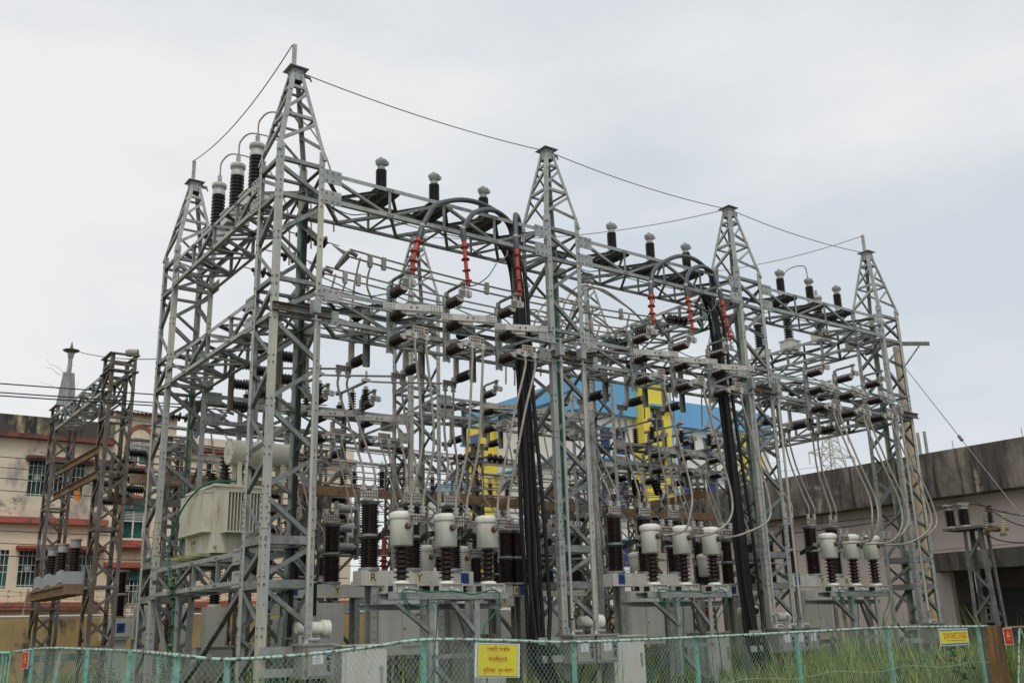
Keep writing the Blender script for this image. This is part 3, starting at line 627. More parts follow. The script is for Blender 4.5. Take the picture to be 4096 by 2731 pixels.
def drum():
    t=bpy.data.objects.new('cable_drum_housing',None); COL.objects.link(t)
    mb=MB(); mb.lathe([(.08,-.2),(.105,-.19),(.115,-.1),(.115,.32)],axis=X,n=22); mb.build('barrel',m_white,t)
    mb=MB(); mb.lathe([(.12,.30),(.145,.31),(.145,.40),(.138,.405),(.138,.42),(.145,.425),(.145,.445),(.125,.455)],axis=X,n=24); mb.build('end_cap',m_white,t)
    mb=MB(); mb.box((0,.0,-.17),(.9,.12,.04)); mb.box((-.3,0,-.5),(.06,.06,.64)); mb.build('shelf',m_old,t)
    return t
for i,x in enumerate((1.08,7.75,14.35)):
    place('drum',drum,(x+.05,.55,1.80),0,'white horizontal cylinder with round end cap beside the %s front tower'%('first','second','third')[i],'cylinder housing','white cylinder housings')
def lamp2():
    t=bpy.data.objects.new('sight_lens',None); COL.objects.link(t); a=V((-.25,-.95,0)).normalized()
    mb=MB(); mb.lathe([(.11,-.25),(.12,0),(.135,.01),(.135,.05),(.10,.055)],axis=a,n=20); mb.build('barrel',m_white,t)
    mb=MB(); mb.lathe([(.085,.056),(.08,.06)],axis=a,n=18); mb.build('lens',m_darkin,t)
    return t
for k,x in enumerate((12.95,13.28)):
    place('lens',lamp2,(x,.45,1.95),0,'white round barrel with dark glass end, %s of the pair by the third tower'%('left','right')[k],'sight glass','paired round barrels')
# ------------------------------------------------------------------ marshalling cabinets
def cabinet():
    t=bpy.data.objects.new('marshalling_cabinet',None); COL.objects.link(t)
    mb=MB(); mb.b2((-.45,-.3,.15),(.45,.3,1.46)); mb.b2((-.4,-.26,0),(.4,.26,.149)); mb.build('body',m_box,t)
    mb=MB(); mb.b2((-.49,-.35,1.462),(.49,.35,1.49)); mb.build('roof',m_trans,t)
    mb=MB(); mb.b2((-.38,-.32,.2),(.42,-.302,1.40)); mb.box((.33,-.335,.95),(.04,.03,.2),1); mb.lathe([(.04,0),(.04,.02)],(.33,-.32,1.08),-Y,12,1); mb.build('door',[m_box,m_galv],t)
    return t
for k,(x,y,l) in enumerate(((1.92,.05,'pale grey roofed cabinet between the nearest tower and the first stand'),(5.15,.9,'pale grey roofed cabinet behind the yellow Bengali sign'),(8.35,.1,'pale grey roofed cabinet between second tower and middle stand'),(12.3,1.2,'pale grey cabinet beside the black cables of the third tower'),(2.1,8.3,'pale grey cabinet with black marks behind the rear left tower'),(6.4,2.6,'tall pale cabinet behind the second front tower'),(18.9,1.3,'pale grey cabinet under the far right stand'))):
    place('cab',cabinet,(x,y,0),0,l,'cabinet','roofed marshalling cabinets')
mb=MB(); mb.b2((5.02,.62,1.505),(5.42,.64,1.60)); pl=mb.build('number_plate',m_rust); tag(pl,'small brown plate reading T-9 33 on the cabinet behind the yellow sign','plate'); text('letter','T-9 331',.085,m_ink,pl,(5.22,.615,1.552))
for k,x in enumerate((2.05,1.35)):
    mb=MB(); mb.cyl((x,2.2,.9),(x,2.2,2.05),.06,12); mb.cyl((x,2.2,2.05),(x,2.2,2.7),.038,10,1)
    tag(mb.build('cable_duct',[m_old2,m_cable]),('cream pipe with black cable left of the first breaker','cream pipe with black cable nearer the nearest tower')[k],'cable duct','cream ducts with black cables')
# ------------------------------------------------------------------ power transformer on the platform
tr=thing('station_transformer','cream grey transformer with cooling fins and conservator, on the raised platform, marked ST-04','transformer',(.4,3.72,3.25))
mb=MB(); mb.b2((0,0,.14),(1.15,1.75,1.52)); mb.build('tank',m_trans,tr)
mb=MB(); mb.b2((-.06,-.06,1.522),(1.21,1.81,1.55)); mb.b2((-.04,-.04,1.552),(1.19,1.79,1.575)); mb.build('lid',m_trans,tr)
for y in (.25,.85,1.45): mb=MB(); mb.chan((-.38,y,.07),(1.3,y,.07),Y,Z,.16,.065); mb.build('skid',m_moss,tr)
mb=MB(); n=26
for k in range(n): mb.b2((-.20,.14+k*1.5/n,.60),(-.001,.14+k*1.5/n+.034,1.40))
mb.b2((-.205,.12,.57),(-.001,1.66,.598)); mb.b2((-.205,.12,1.402),(-.001,1.66,1.43)); mb.b2((-.08,.13,.6),(-.0015,1.65,1.4)); mb.build('side_radiator',m_trans,tr)
mb=MB(); n=13
for k in range(n): mb.b2((.18+k*.84/(n-1)-.011,-.32,.57),(.18+k*.84/(n-1)+.011,-.001,1.37))
mb.b2((.165,-.325,.54),(1.035,-.001,.568)); mb.b2((.165,-.325,1.372),(1.035,-.001,1.40)); mb.build('front_radiator',m_trans,tr)
mb=MB(); mb.lathe([(.262,0),(.262,1.44)],(.35,.25,2.33),X,28); mb.lathe([(.29,-.02),(.29,.015)],(.35,.25,2.33),X,28); mb.lathe([(.29,-.015),(.29,.02)],(1.79,.25,2.33),X,28)
for k in range(14): a=2*PI*k/14; mb.bolt((.33,.25+.27*math.cos(a),2.33+.27*math.sin(a)),-X,.014,.014,1)
mb.box((.30,.25,2.33),(.05,.07,.12),0); mb.cyl((1.0,.25,2.58),(1.0,.25,2.68),.04,10); mb.build('conservator',[m_trans,m_bolt],tr)
mb=MB()
for x in (.55,1.55): mb.prism((x,.08,1.57),(x,.12,2.15),X,Y,[(-.05,0),(.05,0),(.05,.02),(-.05,.02)]); mb.prism((x,.45,1.57),(x,.40,2.15),X,Y,[(-.05,0),(.05,0),(.05,.02),(-.05,.02)]); mb.b2((x-.05,.08,1.577),(x+.05,.47,1.59)); mb.build('conservator_bracket',m_trans,tr); mb=MB()
mb.tube([(.8,.2,2.1),(.7,.35,1.58)],.022,8); mb.build('oil_pipe',m_trans,tr)
for k,(x,y) in enumerate(((.45,.75),(.75,.75),(1.05,.75),(.35,1.3),(.65,1.3),(.95,1.3))):
    mb=MB(); h=.72 if k<3 else .42
    mb.lathe([(.10,0),(.10,.05)],(x,y,1.577),n=14,m=1); mb.lathe(sheds(.07,.12,.05,h,8),(x,y,1.577),n=16); mb.cyl((x,y,1.577+h),(x,y,1.577+h+.12),.025,8,1); mb.build('bushing',[m_brown,m_clamp],tr)
mb=MB(); mb.box((-.003,1.2,.34),(.006,.34,.30)); p=mb.build('number_plate',mat('yellowish plate',(.50,.50,.33),.5),tr)
text('letter','ST-04',.115,m_ink,p,(-.008,1.2,.42),(PI/2,0,-PI/2)); mb=MB()
for k in range(4): mb.box((-.0075,1.2,.345-.03*k),(.002,.2-.04*(k%2),.01))
mb.build('print',m_shut,p)
mb=MB(); mb.cyl((.55,-.08,.2),(.55,0,.2),.055,12); mb.cyl((.05,-.06,.27),(.05,0,.27),.03,8); mb.build('drain_valve',m_moss,tr)
# ------------------------------------------------------------------ earth wires on towers
for k in range(3):
    x=.955-.02*k
    wire('earth_wire','green earth wire down the back leg of the nearest tower, strand %s'%('one','two','three','four')[k] ,'earth wire',curve([(x,.88,10.0),(x+.01,.86,7.5),(x-.01,.87,5.0),(x+.02-.03*k,.83,3.0),(x-.06-.12*k,.7,1.6),(x-.3-.15*k,.6,.1)]),.010,m_green,'green earth wires down the nearest tower')
wire('power_cable','dark cables bunched down the back leg of the nearest tower','cable',curve([(.97,.80,10.3),(.95,.80,7),(.93,.80,4),(.9,.75,2),(.8,.7,.2)]),.05,m_cable)
wire('earth_wire','green earth wire arching over the transformer side to the ground','earth wire',curve([(.95,4.0,4.95),(.3,4.0,4.85),(.05,4.7,4.4),(-.05,5.2,3.6),(-.05,5.0,2.9),(.0,4.75,2.2),(.0,4.75,.1)]),.022,m_green)
wire('earth_wire','green earth wire on the rear left tower back leg','earth wire',curve([(.9,RY+.9,8),(.88,RY+.9,5),(.88,RY+.88,2.5),(.5,RY+.6,.1)]),.018,m_green)
for i in (1,2,3):
    for k in range(3 if i<3 else 2):
        x=TX[i]+.93-.025*k
        wire('earth_wire','green earth wire down the back leg of the %s front tower, strand %s'%(('second','third','fourth')[i-1],('one','two','three','four')[k]),'earth wire',curve([(x,.92,9.9),(x,.9,7),(x-.01,.88,4),(x-.04*k,.85,2.3),(x-.1,.8,.1)]),.010,m_green,'green earth wires down other towers')
for i in range(3):
    p=[(TX[i]+1.0,-.02,8.42)]
    for j in range(3): p+=[(NODE[i][j]-.55,.0,8.22),(NODE[i][j],-.03,8.33)]
    p+=[(NODE[i][2]+.55,-.02,8.12),(TX[i+1]+.05,-.02,8.2)]
    wire('earth_wire','green earth wire looping along the front lower beam, '+BAY[i],'earth wire',curve(p,8),.014,m_green,'green earth wires along beams')
    wire('earth_wire','green earth wire lying along the top beam, '+BAY[i],'earth wire',curve([(TX[i]+1,.9,10.6),(NODE[i][0]-.6,.85,10.32),(NODE[i][0],.8,10.4),(NODE[i][1],.8,10.36),(NODE[i][2],.8,10.4),(TX[i+1],.85,10.5)],8),.013,m_green,'green earth wires along beams')
for i in range(2):
    x=NODE[i][0]
    wire('earth_wire','thin green wire curving from the left red termination, '+BAY[i],'earth wire',curve([(x+.34,-.55,9.5),(x+.40,-.5,9.25),(x+.22,-.4,8.85),(x+.1,-.25,8.55)],8),.013,m_green,'green wires by red terminations')
    x=NODE[i][1]
    wire('earth_wire','thin green wire hanging between the red terminations, '+BAY[i],'earth wire',curve([(x+1.05,-.45,9.35),(x+.8,-.5,9.0),(x+.45,-.6,8.72),(x+.2,-.66,8.6)],8),.013,m_green,'green wires by red terminations')
    mb=MB(); mb.tube(curve([(x+.15,-.3,9.9),(x+.5,-.35,9.6),(x+1.0,-.45,9.38),(x+1.3,-.45,9.55),(x+1.4,-.4,9.75)],8),.014,6); tag(mb.build('chain',m_bolt),'dark chain slung between the centre and right red terminations, '+BAY[i],'chain','dark chains by red terminations')
# ------------------------------------------------------------------ shield wires
PK=[V((TX[i]+.5,.5,13.1)) for i in range(4)]
for i in range(3):
    wire('shield_wire','thin overhead shield wire between the %s and %s tower peaks'%(('first','second','third')[i],('second','third','fourth')[i]),'wire',sag(PK[i]+X*.35,PK[i+1]-X*.2,.12),.013,m_wire,'shield wires between tower peaks')
wire('shield_wire','thin overhead shield wire from the nearest spike down to the rear left spike','wire',sag((.4,.5,13.72),(.4,RY+.5,13.72),.35),.012,m_wire)
wire('shield_wire','thin wire slanting back from the rightmost spike','wire',sag((TX[3]+.4,.5,13.7),(TX[2]+.5,RY+.5,13.1),.5),.012,m_wire)
wire('shield_wire','thin wire slanting back from the third tower peak','wire',sag((TX[2]+.3,.5,13.05),(TX[1]+.5,RY+.5,13.1),.4),.012,m_wire)
# ------------------------------------------------------------------ string insulators and strung bus
def string():
    t=bpy.data.objects.new('string_insulator',None); COL.objects.link(t)
    mb=MB(); mb.tube([(0,0,0),(.18,0,-.01)],.014,6); mb.tube([(.95,0,-.05),(1.2,0,-.08)],.014,6); mb.prism((1.05,0,-.10),(1.05,.03,-.10),X,Z,[(0,.02),(.42,-.1),(.36,-.2)]); mb.build('link',m_galvd,t)
    for k in range(4):
        mb=MB(); d=V((1,0,-.06)).normalized(); p=V((.18+k*.19,0,-.02-k*.012))
        mb.lathe([(.05,0),(.055,.06),(.07,.07),(.135,.085),(.14,.11),(.11,.10),(.09,.13),(.07,.10),(.03,.14),(.025,.19)],p,d,18); mb.build('disc',m_brown,t)
    mb=MB(); c=V((1.45,0,-.26)); mb.tube(curve([c+V((-.3,0,-.35)),c+V((-.15,0,-.1)),c+V((.0,0,.08)),c+V((.2,0,.04))],6),.05,8)
    for k in range(6): q=c+V((-.28+.05*k,0,-.32+.06*k)); mb.box(q,(.10,.12,.022),0,Matrix.Rotation(.9,3,'Y')); mb.cyl(q+V((.03,-.08,-.03)),q+V((.03,.08,-.03)),.012,5)
    mb.build('dead_end_clamp',m_wire,t)
    return t
SY=(1.82,3.07,4.36)
for k,y in enumerate(SY):
    place('str',string,(1.02,y,10.05),0,'brown disc string insulator leading right from the far left cross beam, %s one'%('nearest','middle','farthest')[k],'string insulator','string insulators at the left cross beam')
    place('str',None,(TX[2]-.02,y,10.0),PI,'dark disc string insulator at the third tower cross beam, %s one'%('nearest','middle','farthest')[k],'string insulator','string insulators at the third tower')
    for q in (-.09,.09):
        wire('bus_conductor','pale twin bus conductor strung across the yard, %s phase, %s strand'%(('nearest','middle','farthest')[k],'lower' if q<0 else 'upper'),'conductor',sag((2.5,y,9.86+q),(TX[2]-1.5,y,9.80+q),.16,20),.024,m_alu,'twin bus conductors',8)
    for e,x in enumerate((3.0,3.35,6.2,9.4,10.6)):
        mb=MB(); mb.box((x,y,9.80-.1*(1 if 4<x<9 else .3)),(.10,.07,.30)); 
        for s in (-1,1): mb.cyl((x+s*.05,y-.05,9.7),(x+s*.05,y+.05,9.7),.015,5)
        tag(mb.build('bus_spacer',m_clamp),'cast clamp gripping the %s twin bus conductor, %s along from the nearest tower'%(('nearest','middle','farthest')[k],('first','second','third','fourth','fifth')[e]),'clamp','bus clamps')
    for q,(x,xe,ye,ze) in enumerate(((2.75,NODE[0][0]-.02,1.75,8.1),(3.05,NODE[0][0]+.1,2.0,7.9),(9.6,NODE[1][0],1.75,8.1),(10.9,NODE[1][1],1.75,8.1))):
        wire('bus_dropper','pale conductor hanging from the %s bus phase near %s'%(('nearest','middle','farthest')[k],('the nearest tower','the left red termination','the second tower','the middle bay')[q]),'conductor',curve([(x,y,9.8),(x-.12,y,9.2),(x-.2+.2*q,y*.7+.5,8.6),(xe+k*1.3*(1 if q<2 else .2),ye,ze)]),.024,m_alu,'conductors hanging from the bus',8)
for k in range(3):
    x=NODE[2][k]
    wire('conductor','pale conductor arching behind the far right bay, %s one'%PH[k],'conductor',curve([(x-.3,RY-.2,8.2),(x-.6,RY-.6,9.3),(x-1.2,5,9.9),(x-2,4.4,9.8)]),.024,m_alu,'arching rear conductors',8)
    wire('conductor','pale conductor arching from the rear post insulators, near left bay, %s one'%PH[k],'conductor',curve([(NODE[0][k],RY-.25,8.2),(NODE[0][k]-.5,RY-1,8.0),(NODE[0][k]-.8,4,7.6),(NODE[0][k]-.2,2.0,7.2)]),.024,m_alu,'arching rear conductors',8)
# ------------------------------------------------------------------ ground and grass
mb=MB(); n=60
gx=np.linspace(-60,160,n);gy=np.linspace(-60,200,n)
mb.add([(x,y,0 if (-12<x<30 and -9<y<22) else -.02) for y in gy for x in gx],[(j*n+i,j*n+i+1,(j+1)*n+i+1,(j+1)*n+i) for j in range(n-1) for i in range(n-1)])
g=mb.build('ground',m_soil); tag(g,'mossy soil of the switchyard','ground',kind='structure')
rs=np.random.RandomState(5)
def grass(N,seed):
    r=np.random.RandomState(seed); vs=[];fs=[];k=0
    while k<N:
        x=r.uniform(-6,27);y=r.uniform(-5.7,19)
        d=(x+6.75)*.59+(y+16.86)*.807; lat=(x+6.75)*.807-(y+16.86)*.59
        if d<9 or abs(lat)>.58*d: continue
        pch=math.sin(x*1.3+y*.7)+math.sin(y*1.9-x*.6)+math.sin(x*.45+1)
        if r.rand()>.55+.25*pch: continue
        h=r.uniform(.22,.62)*(1+.25*pch)*(1.4 if x>11 else .95); h=max(h,.1)
        if r.rand()<.03: h*=1.8
        a=r.uniform(0,2*PI); w=.008+.007*r.rand(); lx,ly=math.cos(a)*h*r.uniform(.1,.6),math.sin(a)*h*r.uniform(.1,.6); b=a+PI/2+r.uniform(-.6,.6); wx,wy=math.cos(b)*w,math.sin(b)*w
        o=len(vs); vs+=[(x-wx,y-wy,0),(x+wx,y+wy,0),(x+lx*.4+wx*.8,y+ly*.4+wy*.8,h*.6),(x+lx*.4-wx*.8,y+ly*.4-wy*.8,h*.6),(x+lx,y+ly,h)]
        fs+=[(o,o+1,o+2,o+3),(o+3,o+2,o+4)]; k+=1
    nb=len(fs); rr=random.Random(seed); q=MB()
    for _ in range(520):
        x=rr.uniform(-5,26);y=rr.uniform(-5.5,17); h=rr.uniform(.2,.62); w=rr.uniform(.12,.3)
        leaves(q,(x,y,h*.55),(w,w,h*.5),rr.randrange(14,40),rr.uniform(.03,.06),0,rr)
    o=len(vs); vs+=q.v; fs+=[tuple(i+o for i in f) for f in q.f]
    me=bpy.data.meshes.new('grass'); me.from_pydata(vs,[],fs); me.materials.append(m_grass); me.materials.append(m_leaf)
    me.polygons.foreach_set('material_index',[0]*nb+[1]*(len(fs)-nb))
    o=bpy.data.objects.new('grass',me); COL.objects.link(o); return tag(o,'tall green grass growing across the yard','grass',kind='stuff')
def leaves(mb,c,r,n,s,m=0,rnd=random):
    for _ in range(n):
        while True:
            q=V((rnd.uniform(-1,1),rnd.uniform(-1,1),rnd.uniform(-1,1)))
            if q.length<1: break
        p=V(c)+V((q.x*r[0],q.y*r[1],q.z*r[2])); a=V((rnd.uniform(-1,1),rnd.uniform(-1,1),rnd.uniform(-.6,.6))).normalized(); b=a.cross(V((rnd.uniform(-1,1),rnd.uniform(-1,1),rnd.uniform(-1,1)))).normalized(); z=s*rnd.uniform(.6,1.3)
        mb.add([p-a*z,p+b*z*.45,p+a*z,p-b*z*.45],[(0,1,2,3)],m)
grass(85000,3)
def shrub(label,x,y,w,h,seed,n=900,s=.045):
    rr=random.Random(seed); t=thing('shrub',label,'shrub',(x,y,0),0,'shrubs in the yard'); mb=MB(); st=MB()
    for k in range(9):
        cx,cy=rr.uniform(-w,w)*.8,rr.uniform(-w,w)*.6; hz=h*rr.uniform(.35,1)
        st.tube(curve([(cx*.2,cy*.2,0),(cx*.7,cy*.7,hz*.5),(cx,cy,hz)],4),[.015]*8+[.006],5)
        for q in range(3): leaves(mb,(cx*(.6+.2*q),cy*(.6+.2*q),hz*(.45+.25*q)),(w*.35,w*.35,h*.14),n//27,s,0,rr)
    st.build('stem',m_twig,t); mb.build('foliage',m_leaf,t); return t
for a in (('leafy green shrub under the transformer platform, nearer one',1.6,3.2,.8,1.7,1),('tall leafy shrub behind the platform strut',2.4,5.0,.9,2.1,2),('green shrub at the foot of the rear left tower',.4,8.6,.9,1.3,3),('low shrub behind the nearest tower',2.5,2.2,.6,.9,4),('shrub growing by the cream cable ducts',2.9,4.4,.6,1.3,5),('small shrub beneath the middle stand',9.2,-1.2,.5,.6,6),('shrub by the old rusty gantry foot',-.3,8.9,.5,1.2,7),('bushy green plant at far right behind the rusty pillar',16.5,-3.6,1.0,.8,8),('weedy plant behind the switchyard sign',12.9,-3.8,.7,.9,9),('shrub growing on the grey block wall',13.6,22.4,1.2,3.2,10),('low bushy plant before the second tower',6.2,-1.6,.6,.55,11),('low bushy plant behind the yellow Bengali sign',2.3,-3.2,.7,.55,12)): shrub(*a)
def vine(label,pts,seed,n=60):
    rr=random.Random(seed); t=thing('creeper_vine',label,'creeper',pts[0],0,'creepers'); o=V(pts[0]); c=[p-o for p in curve(pts,10)]
    mb=MB(); mb.tube(c,.008,5); mb.build('stem',m_leaf,t); mb=MB()
    for k in range(n):
        p=c[rr.randrange(len(c))]; leaves(mb,p,(.09,.09,.09),1,.07,0,rr)
    mb.build('foliage',m_leaf,t)
vine('creeper climbing the platform post near the transformer',[(.0,4.72,.1),(-.05,4.7,1.2),(.02,4.74,2.2),(-.04,4.7,3.0)],1,90)
vine('creeper climbing the chain link fence below the switchyard sign',[(11.6,-5.95,.0),(11.5,-5.97,.5),(11.3,-5.96,.9),(11.25,-5.96,1.15)],2,60)
vine('second creeper on the fence right of the switchyard sign',[(12.0,-5.95,.0),(11.85,-5.97,.5),(11.7,-5.96,1.0),(11.8,-5.95,1.46)],3,40)
# ------------------------------------------------------------------ chain link fence
def fence(name,label,path,posts,seed,bulge=.02,pitch=.068,lean=.03):
    rr=random.Random(seed); t=thing(name,label,'fence',(path[0][0],path[0][1],0),0,'chain link fencing'); o=V((path[0][0],path[0][1],0))
    P=[V(p)-o for p in path]; S=[0]
    for a,b in zip(P,P[1:]): S.append(S[-1]+math.hypot(b.x-a.x,b.y-a.y))
    def at(s):
        for k in range(len(P)-1):
            if s<=S[k+1] or k==len(P)-2:
                u=(s-S[k])/(S[k+1]-S[k]); return P[k].lerp(P[k+1],u),(P[k+1]-P[k]).normalized()
    ph=[rr.uniform(0,6) for _ in range(6)]
    def pt(s,v):
        p,d=at(min(max(s,0),S[-1])); n=V((d.y,-d.x,0)); 
        w=bulge*(math.sin(s*2.1+ph[0])*math.sin(v*2.6)+.6*math.sin(s*5.3+ph[1]+v*2))
        q=p+n*w; q.z=v*(p.z-.01)+ .008*math.sin(s*9+ph[2])*(1-v); return q
    mb=MB(); H=1.5; run=.8*H
    N=int((S[-1]+run)/pitch)
    for k in range(N+1):
        for sg in (1,-1):
            pts=[]
            for j in range(9):
                v=j/8; s=k*pitch-run+(run*v if sg>0 else run*(1-v))
                if -.001<=s<=S[-1]+.001: pts.append(pt(s,v)+V((0,0,0)))
            if len(pts)>1:
                r=.0024; vs=[];m=len(pts)
                for p in pts: vs+=[p+V((r,0,0)),p+V((-r*.5,r*.8,0)),p+V((-r*.5,-r*.8,0))]
                mb.add(vs,[(i*3+c,i*3+(c+1)%3,(i+1)*3+(c+1)%3,(i+1)*3+c) for i in range(m-1) for c in range(3)],0,True)
    mb.build('mesh_panel',m_mesh,t)
    mb=MB(); mb.tube([p+V((0,0,.005)) for p in curve(P,6)],.019,8)
    s=.1
    while s<S[-1]:
        p,d=at(s); mb.tube([p+V((0,0,.005))+V((d.y,-d.x,0))*.026*math.cos(a)+Z*.026*math.sin(a) for a in np.linspace(0,2*PI,9)],.005,4,1)
        if rr.random()<.12: mb.box(p+V((0,0,.02)),(.03,.05,.06),1)
        s+=rr.uniform(.12,.3)
    mb.build('top_rail',[m_rail,m_twig],t)
    mb=MB(); mb.tube([pt(s,.55)+V((0,0,.03*math.sin(s*3))) for s in np.linspace(0,S[-1],80)],.0035,4); mb.build('tie_wire',m_mesh,t)
    for s in posts:
        p,d=at(s); n=V((d.y,-d.x,0)); mb=MB(); b=p-n*.04; l=rr.uniform(-lean,lean)
        mb.angle(V((b.x-d.x*l,b.y-d.y*l,-.2)),V((b.x,b.y,p.z+.03)),d,-n,.05,.007); mb.tube([(b.x,b.y,p.z+.0),(p.x,p.y,p.z+.01)],.012,6); mb.build('post',m_teal,t)
    return t
fp=[(-3.3,-6,1.50),(-2.74,-6,1.435),(-1.9,-6,1.45),(-1.1,-6,1.50),(-.27,-6,1.57),(.9,-6,1.53),(2.11,-6,1.475),(4.47,-6,1.475),(6.82,-6,1.492),(9.33,-6,1.513),(12.32,-6,1.47),(12.5,-6,1.47)]
fence('chain_link_fence','teal chain link fence with pale rail running along the front of the yard',fp,[.02,.56,3.03,5.41,7.77,10.12,12.63,15.6],1)
fence('chain_link_fence','sagging dense chain link fence turning back along the left side',[(-3.3,-6,1.50),(-3.15,-4,1.535),(-3.1,-1.7,1.56),(-3.2,-.2,1.585),(-3.3,.8,1.585),(-3.5,1.7,1.545)],[2,4.3,6.9],2,.06,.058)
gt=thing('yard_gate','teal framed mesh gate with slanted pipe braces at the right edge','gate',(13.2,-6,0))
mb=MB(); mb.tube([(0,0,1.43),(3.2,.0,1.43)],.024,8,1); mb.tube([(0,0,.1),(3.2,0,.1)],.024,8); mb.build('frame',[m_teal,m_rust],gt)
mb=MB(); mb.tube([(.55,0,1.42),(.08,0,.12)],.02,8); mb.tube([(.56,0,1.42),(1.3,0,.12)],.02,8); mb.build('brace_pipe',m_rail,gt)
mb=MB()
for k in range(58):
    for sg in (1,-1):
        a=V((.02+k*.055,.01*sg,.1)); b=a+V((sg*1.0,0,1.32))
        if b.x<0: b=a.lerp(b,(a.x)/(a.x-b.x))
        if b.x>3.2: b=a.lerp(b,(3.2-a.x)/(b.x-a.x))
        mb.tube([a,b],.003,3,0,False)
mb.build('mesh_panel',m_mesh,gt)
mb=MB(); q=MB(); q.prism((12.46,-6.08,-.2),(12.46,-6.08,1.48),X,Y,[(0,0),(.30,0),(.30,.02),(.52,.02),(.52,.2),(0,.22)]); tag(q.build('gate_pillar',m_rpost),'rusty brown rectangular pillar at the end of the fence','pillar')
lg=thing('bar_gate','solid teal gate of vertical bars at the left edge','gate',(-3.55,1.75,0))
mb=MB(); mb.tube([(0,0,1.53),(-1.6,2.6,1.55)],.03,8); mb.tube([(0,0,.15),(-1.6,2.6,.15)],.03,8); mb.build('frame',m_teal,lg)
mb=MB()
for k in range(40): p=V((-1.6,2.6,0))*(k/39); mb.cyl(p+Z*.15,p+Z*1.53,.016,6)
mb.build('bars',m_teal,lg)
# signs --------------------------------------------------------------
def board(name,label,w,h,loc,rz,mats,rolls=0):
    t=thing(name,label,'sign',loc,rz); t.rotation_euler=(0,rolls,rz)
    mb=MB(); mb.box((0,0,0),(w,.006,h)); mb.build('board',m_signw,t); return t
t=board('safety_sign','yellow safety sign with three lines of red Bengali writing, wired to the front fence',.695,.415,(.79,-6.045,1.295),0,None,.05)
mb=MB(); mb.box((.0,-.0045,0),(.632,.003,.392)); mb.build('blue_border',m_blue,t)
mb=MB(); mb.box((.0,-.0065,0),(.620,.003,.380)); mb.build('yellow_face',m_yel,t)
def bn(body,x,z,s,sx=1): return text('red_writing',body,s,m_redp,t,(x,-.0085,z),(PI/2,0,0),.0006,sx,'CENTER')
bn('\u09c7সফ\u09bfট',-.092,.130,.068,.84); bn('সমপ\u09c7ক',.095,.130,.068,.80)
bn('উদাসীনতাই',0,.005,.074,.84); bn('দুঘটনার',-.135,-.125,.07,.80); bn('মূল',.045,-.125,.07,.8); bn('কারণ।',.175,-.125,.07,.8)
mb=MB()
for (x,z) in ((.118,.163),(-.172,-.09)): mb.tube([(x-.014,-.009,z-.008),(x-.002,-.009,z-.004),(x+.016,-.009,z+.018)],.003,5)
mb.build('red_stroke',m_redp,t)
t=board('switchyard_sign','yellow sign reading 33 KV SWITCHYARD on the fence beside the rusty pillar',.96,.30,(11.26,-6.05,1.305),0,None)
mb=MB(); mb.box((0,-.0045,0),(.93,.003,.275)); mb.build('blue_bands',m_blue,t)
mb=MB(); mb.box((0,-.0065,0),(.93,.003,.225)); mb.build('yellow_face',m_yel,t)
text('red_writing','33 KV SWITCHYARD',.165,m_redp,t,(.03,-.0085,.018),(PI/2,0,0),.001,.52)
mb=MB(); mb.box((.03,-.009,-.062),(.64,.002,.011)); mb.build('underline',m_redp,t)
def danger(label,loc,rz,w=.33,h=.32):
    t=board('danger_sign',label,w,h,loc,rz,None)
    mb=MB(); mb.box((0,-.0045,0),(w*.9,.003,h*.93)); mb.build('red_face',m_redp,t)
    mb=MB(); q=h*.2; mb.prism((0,-.0065,h*.12),(0,-.0075,h*.12),X,Z,[(-q*1.05,-q*.8),(q*1.05,-q*.8),(0,q*1.1)]); mb.build('warning_triangle',m_ora,t)
    mb=MB(); mb.prism((0,-.0078,h*.10),(0,-.0085,h*.10),X,Z,[(.008,.045),(-.02,-.005),(-.002,-.005),(-.008,-.04),(.02,.012),(.003,.012)]); mb.build('lightning_bolt',m_ink,t)
    text('amber_writing','DANGER 33000V',h*.085,m_ora,t,(0,-.007,-h*.17),(PI/2,0,0),.0008,.8)
    return t
danger('small red danger sign with amber triangle on the gate at right',(13.19,-6.045,1.265),0)
danger('small red danger sign with amber triangle on the sagging left fence',(-3.42,1.2,1.42),-PI/2+.15,.30,.26)
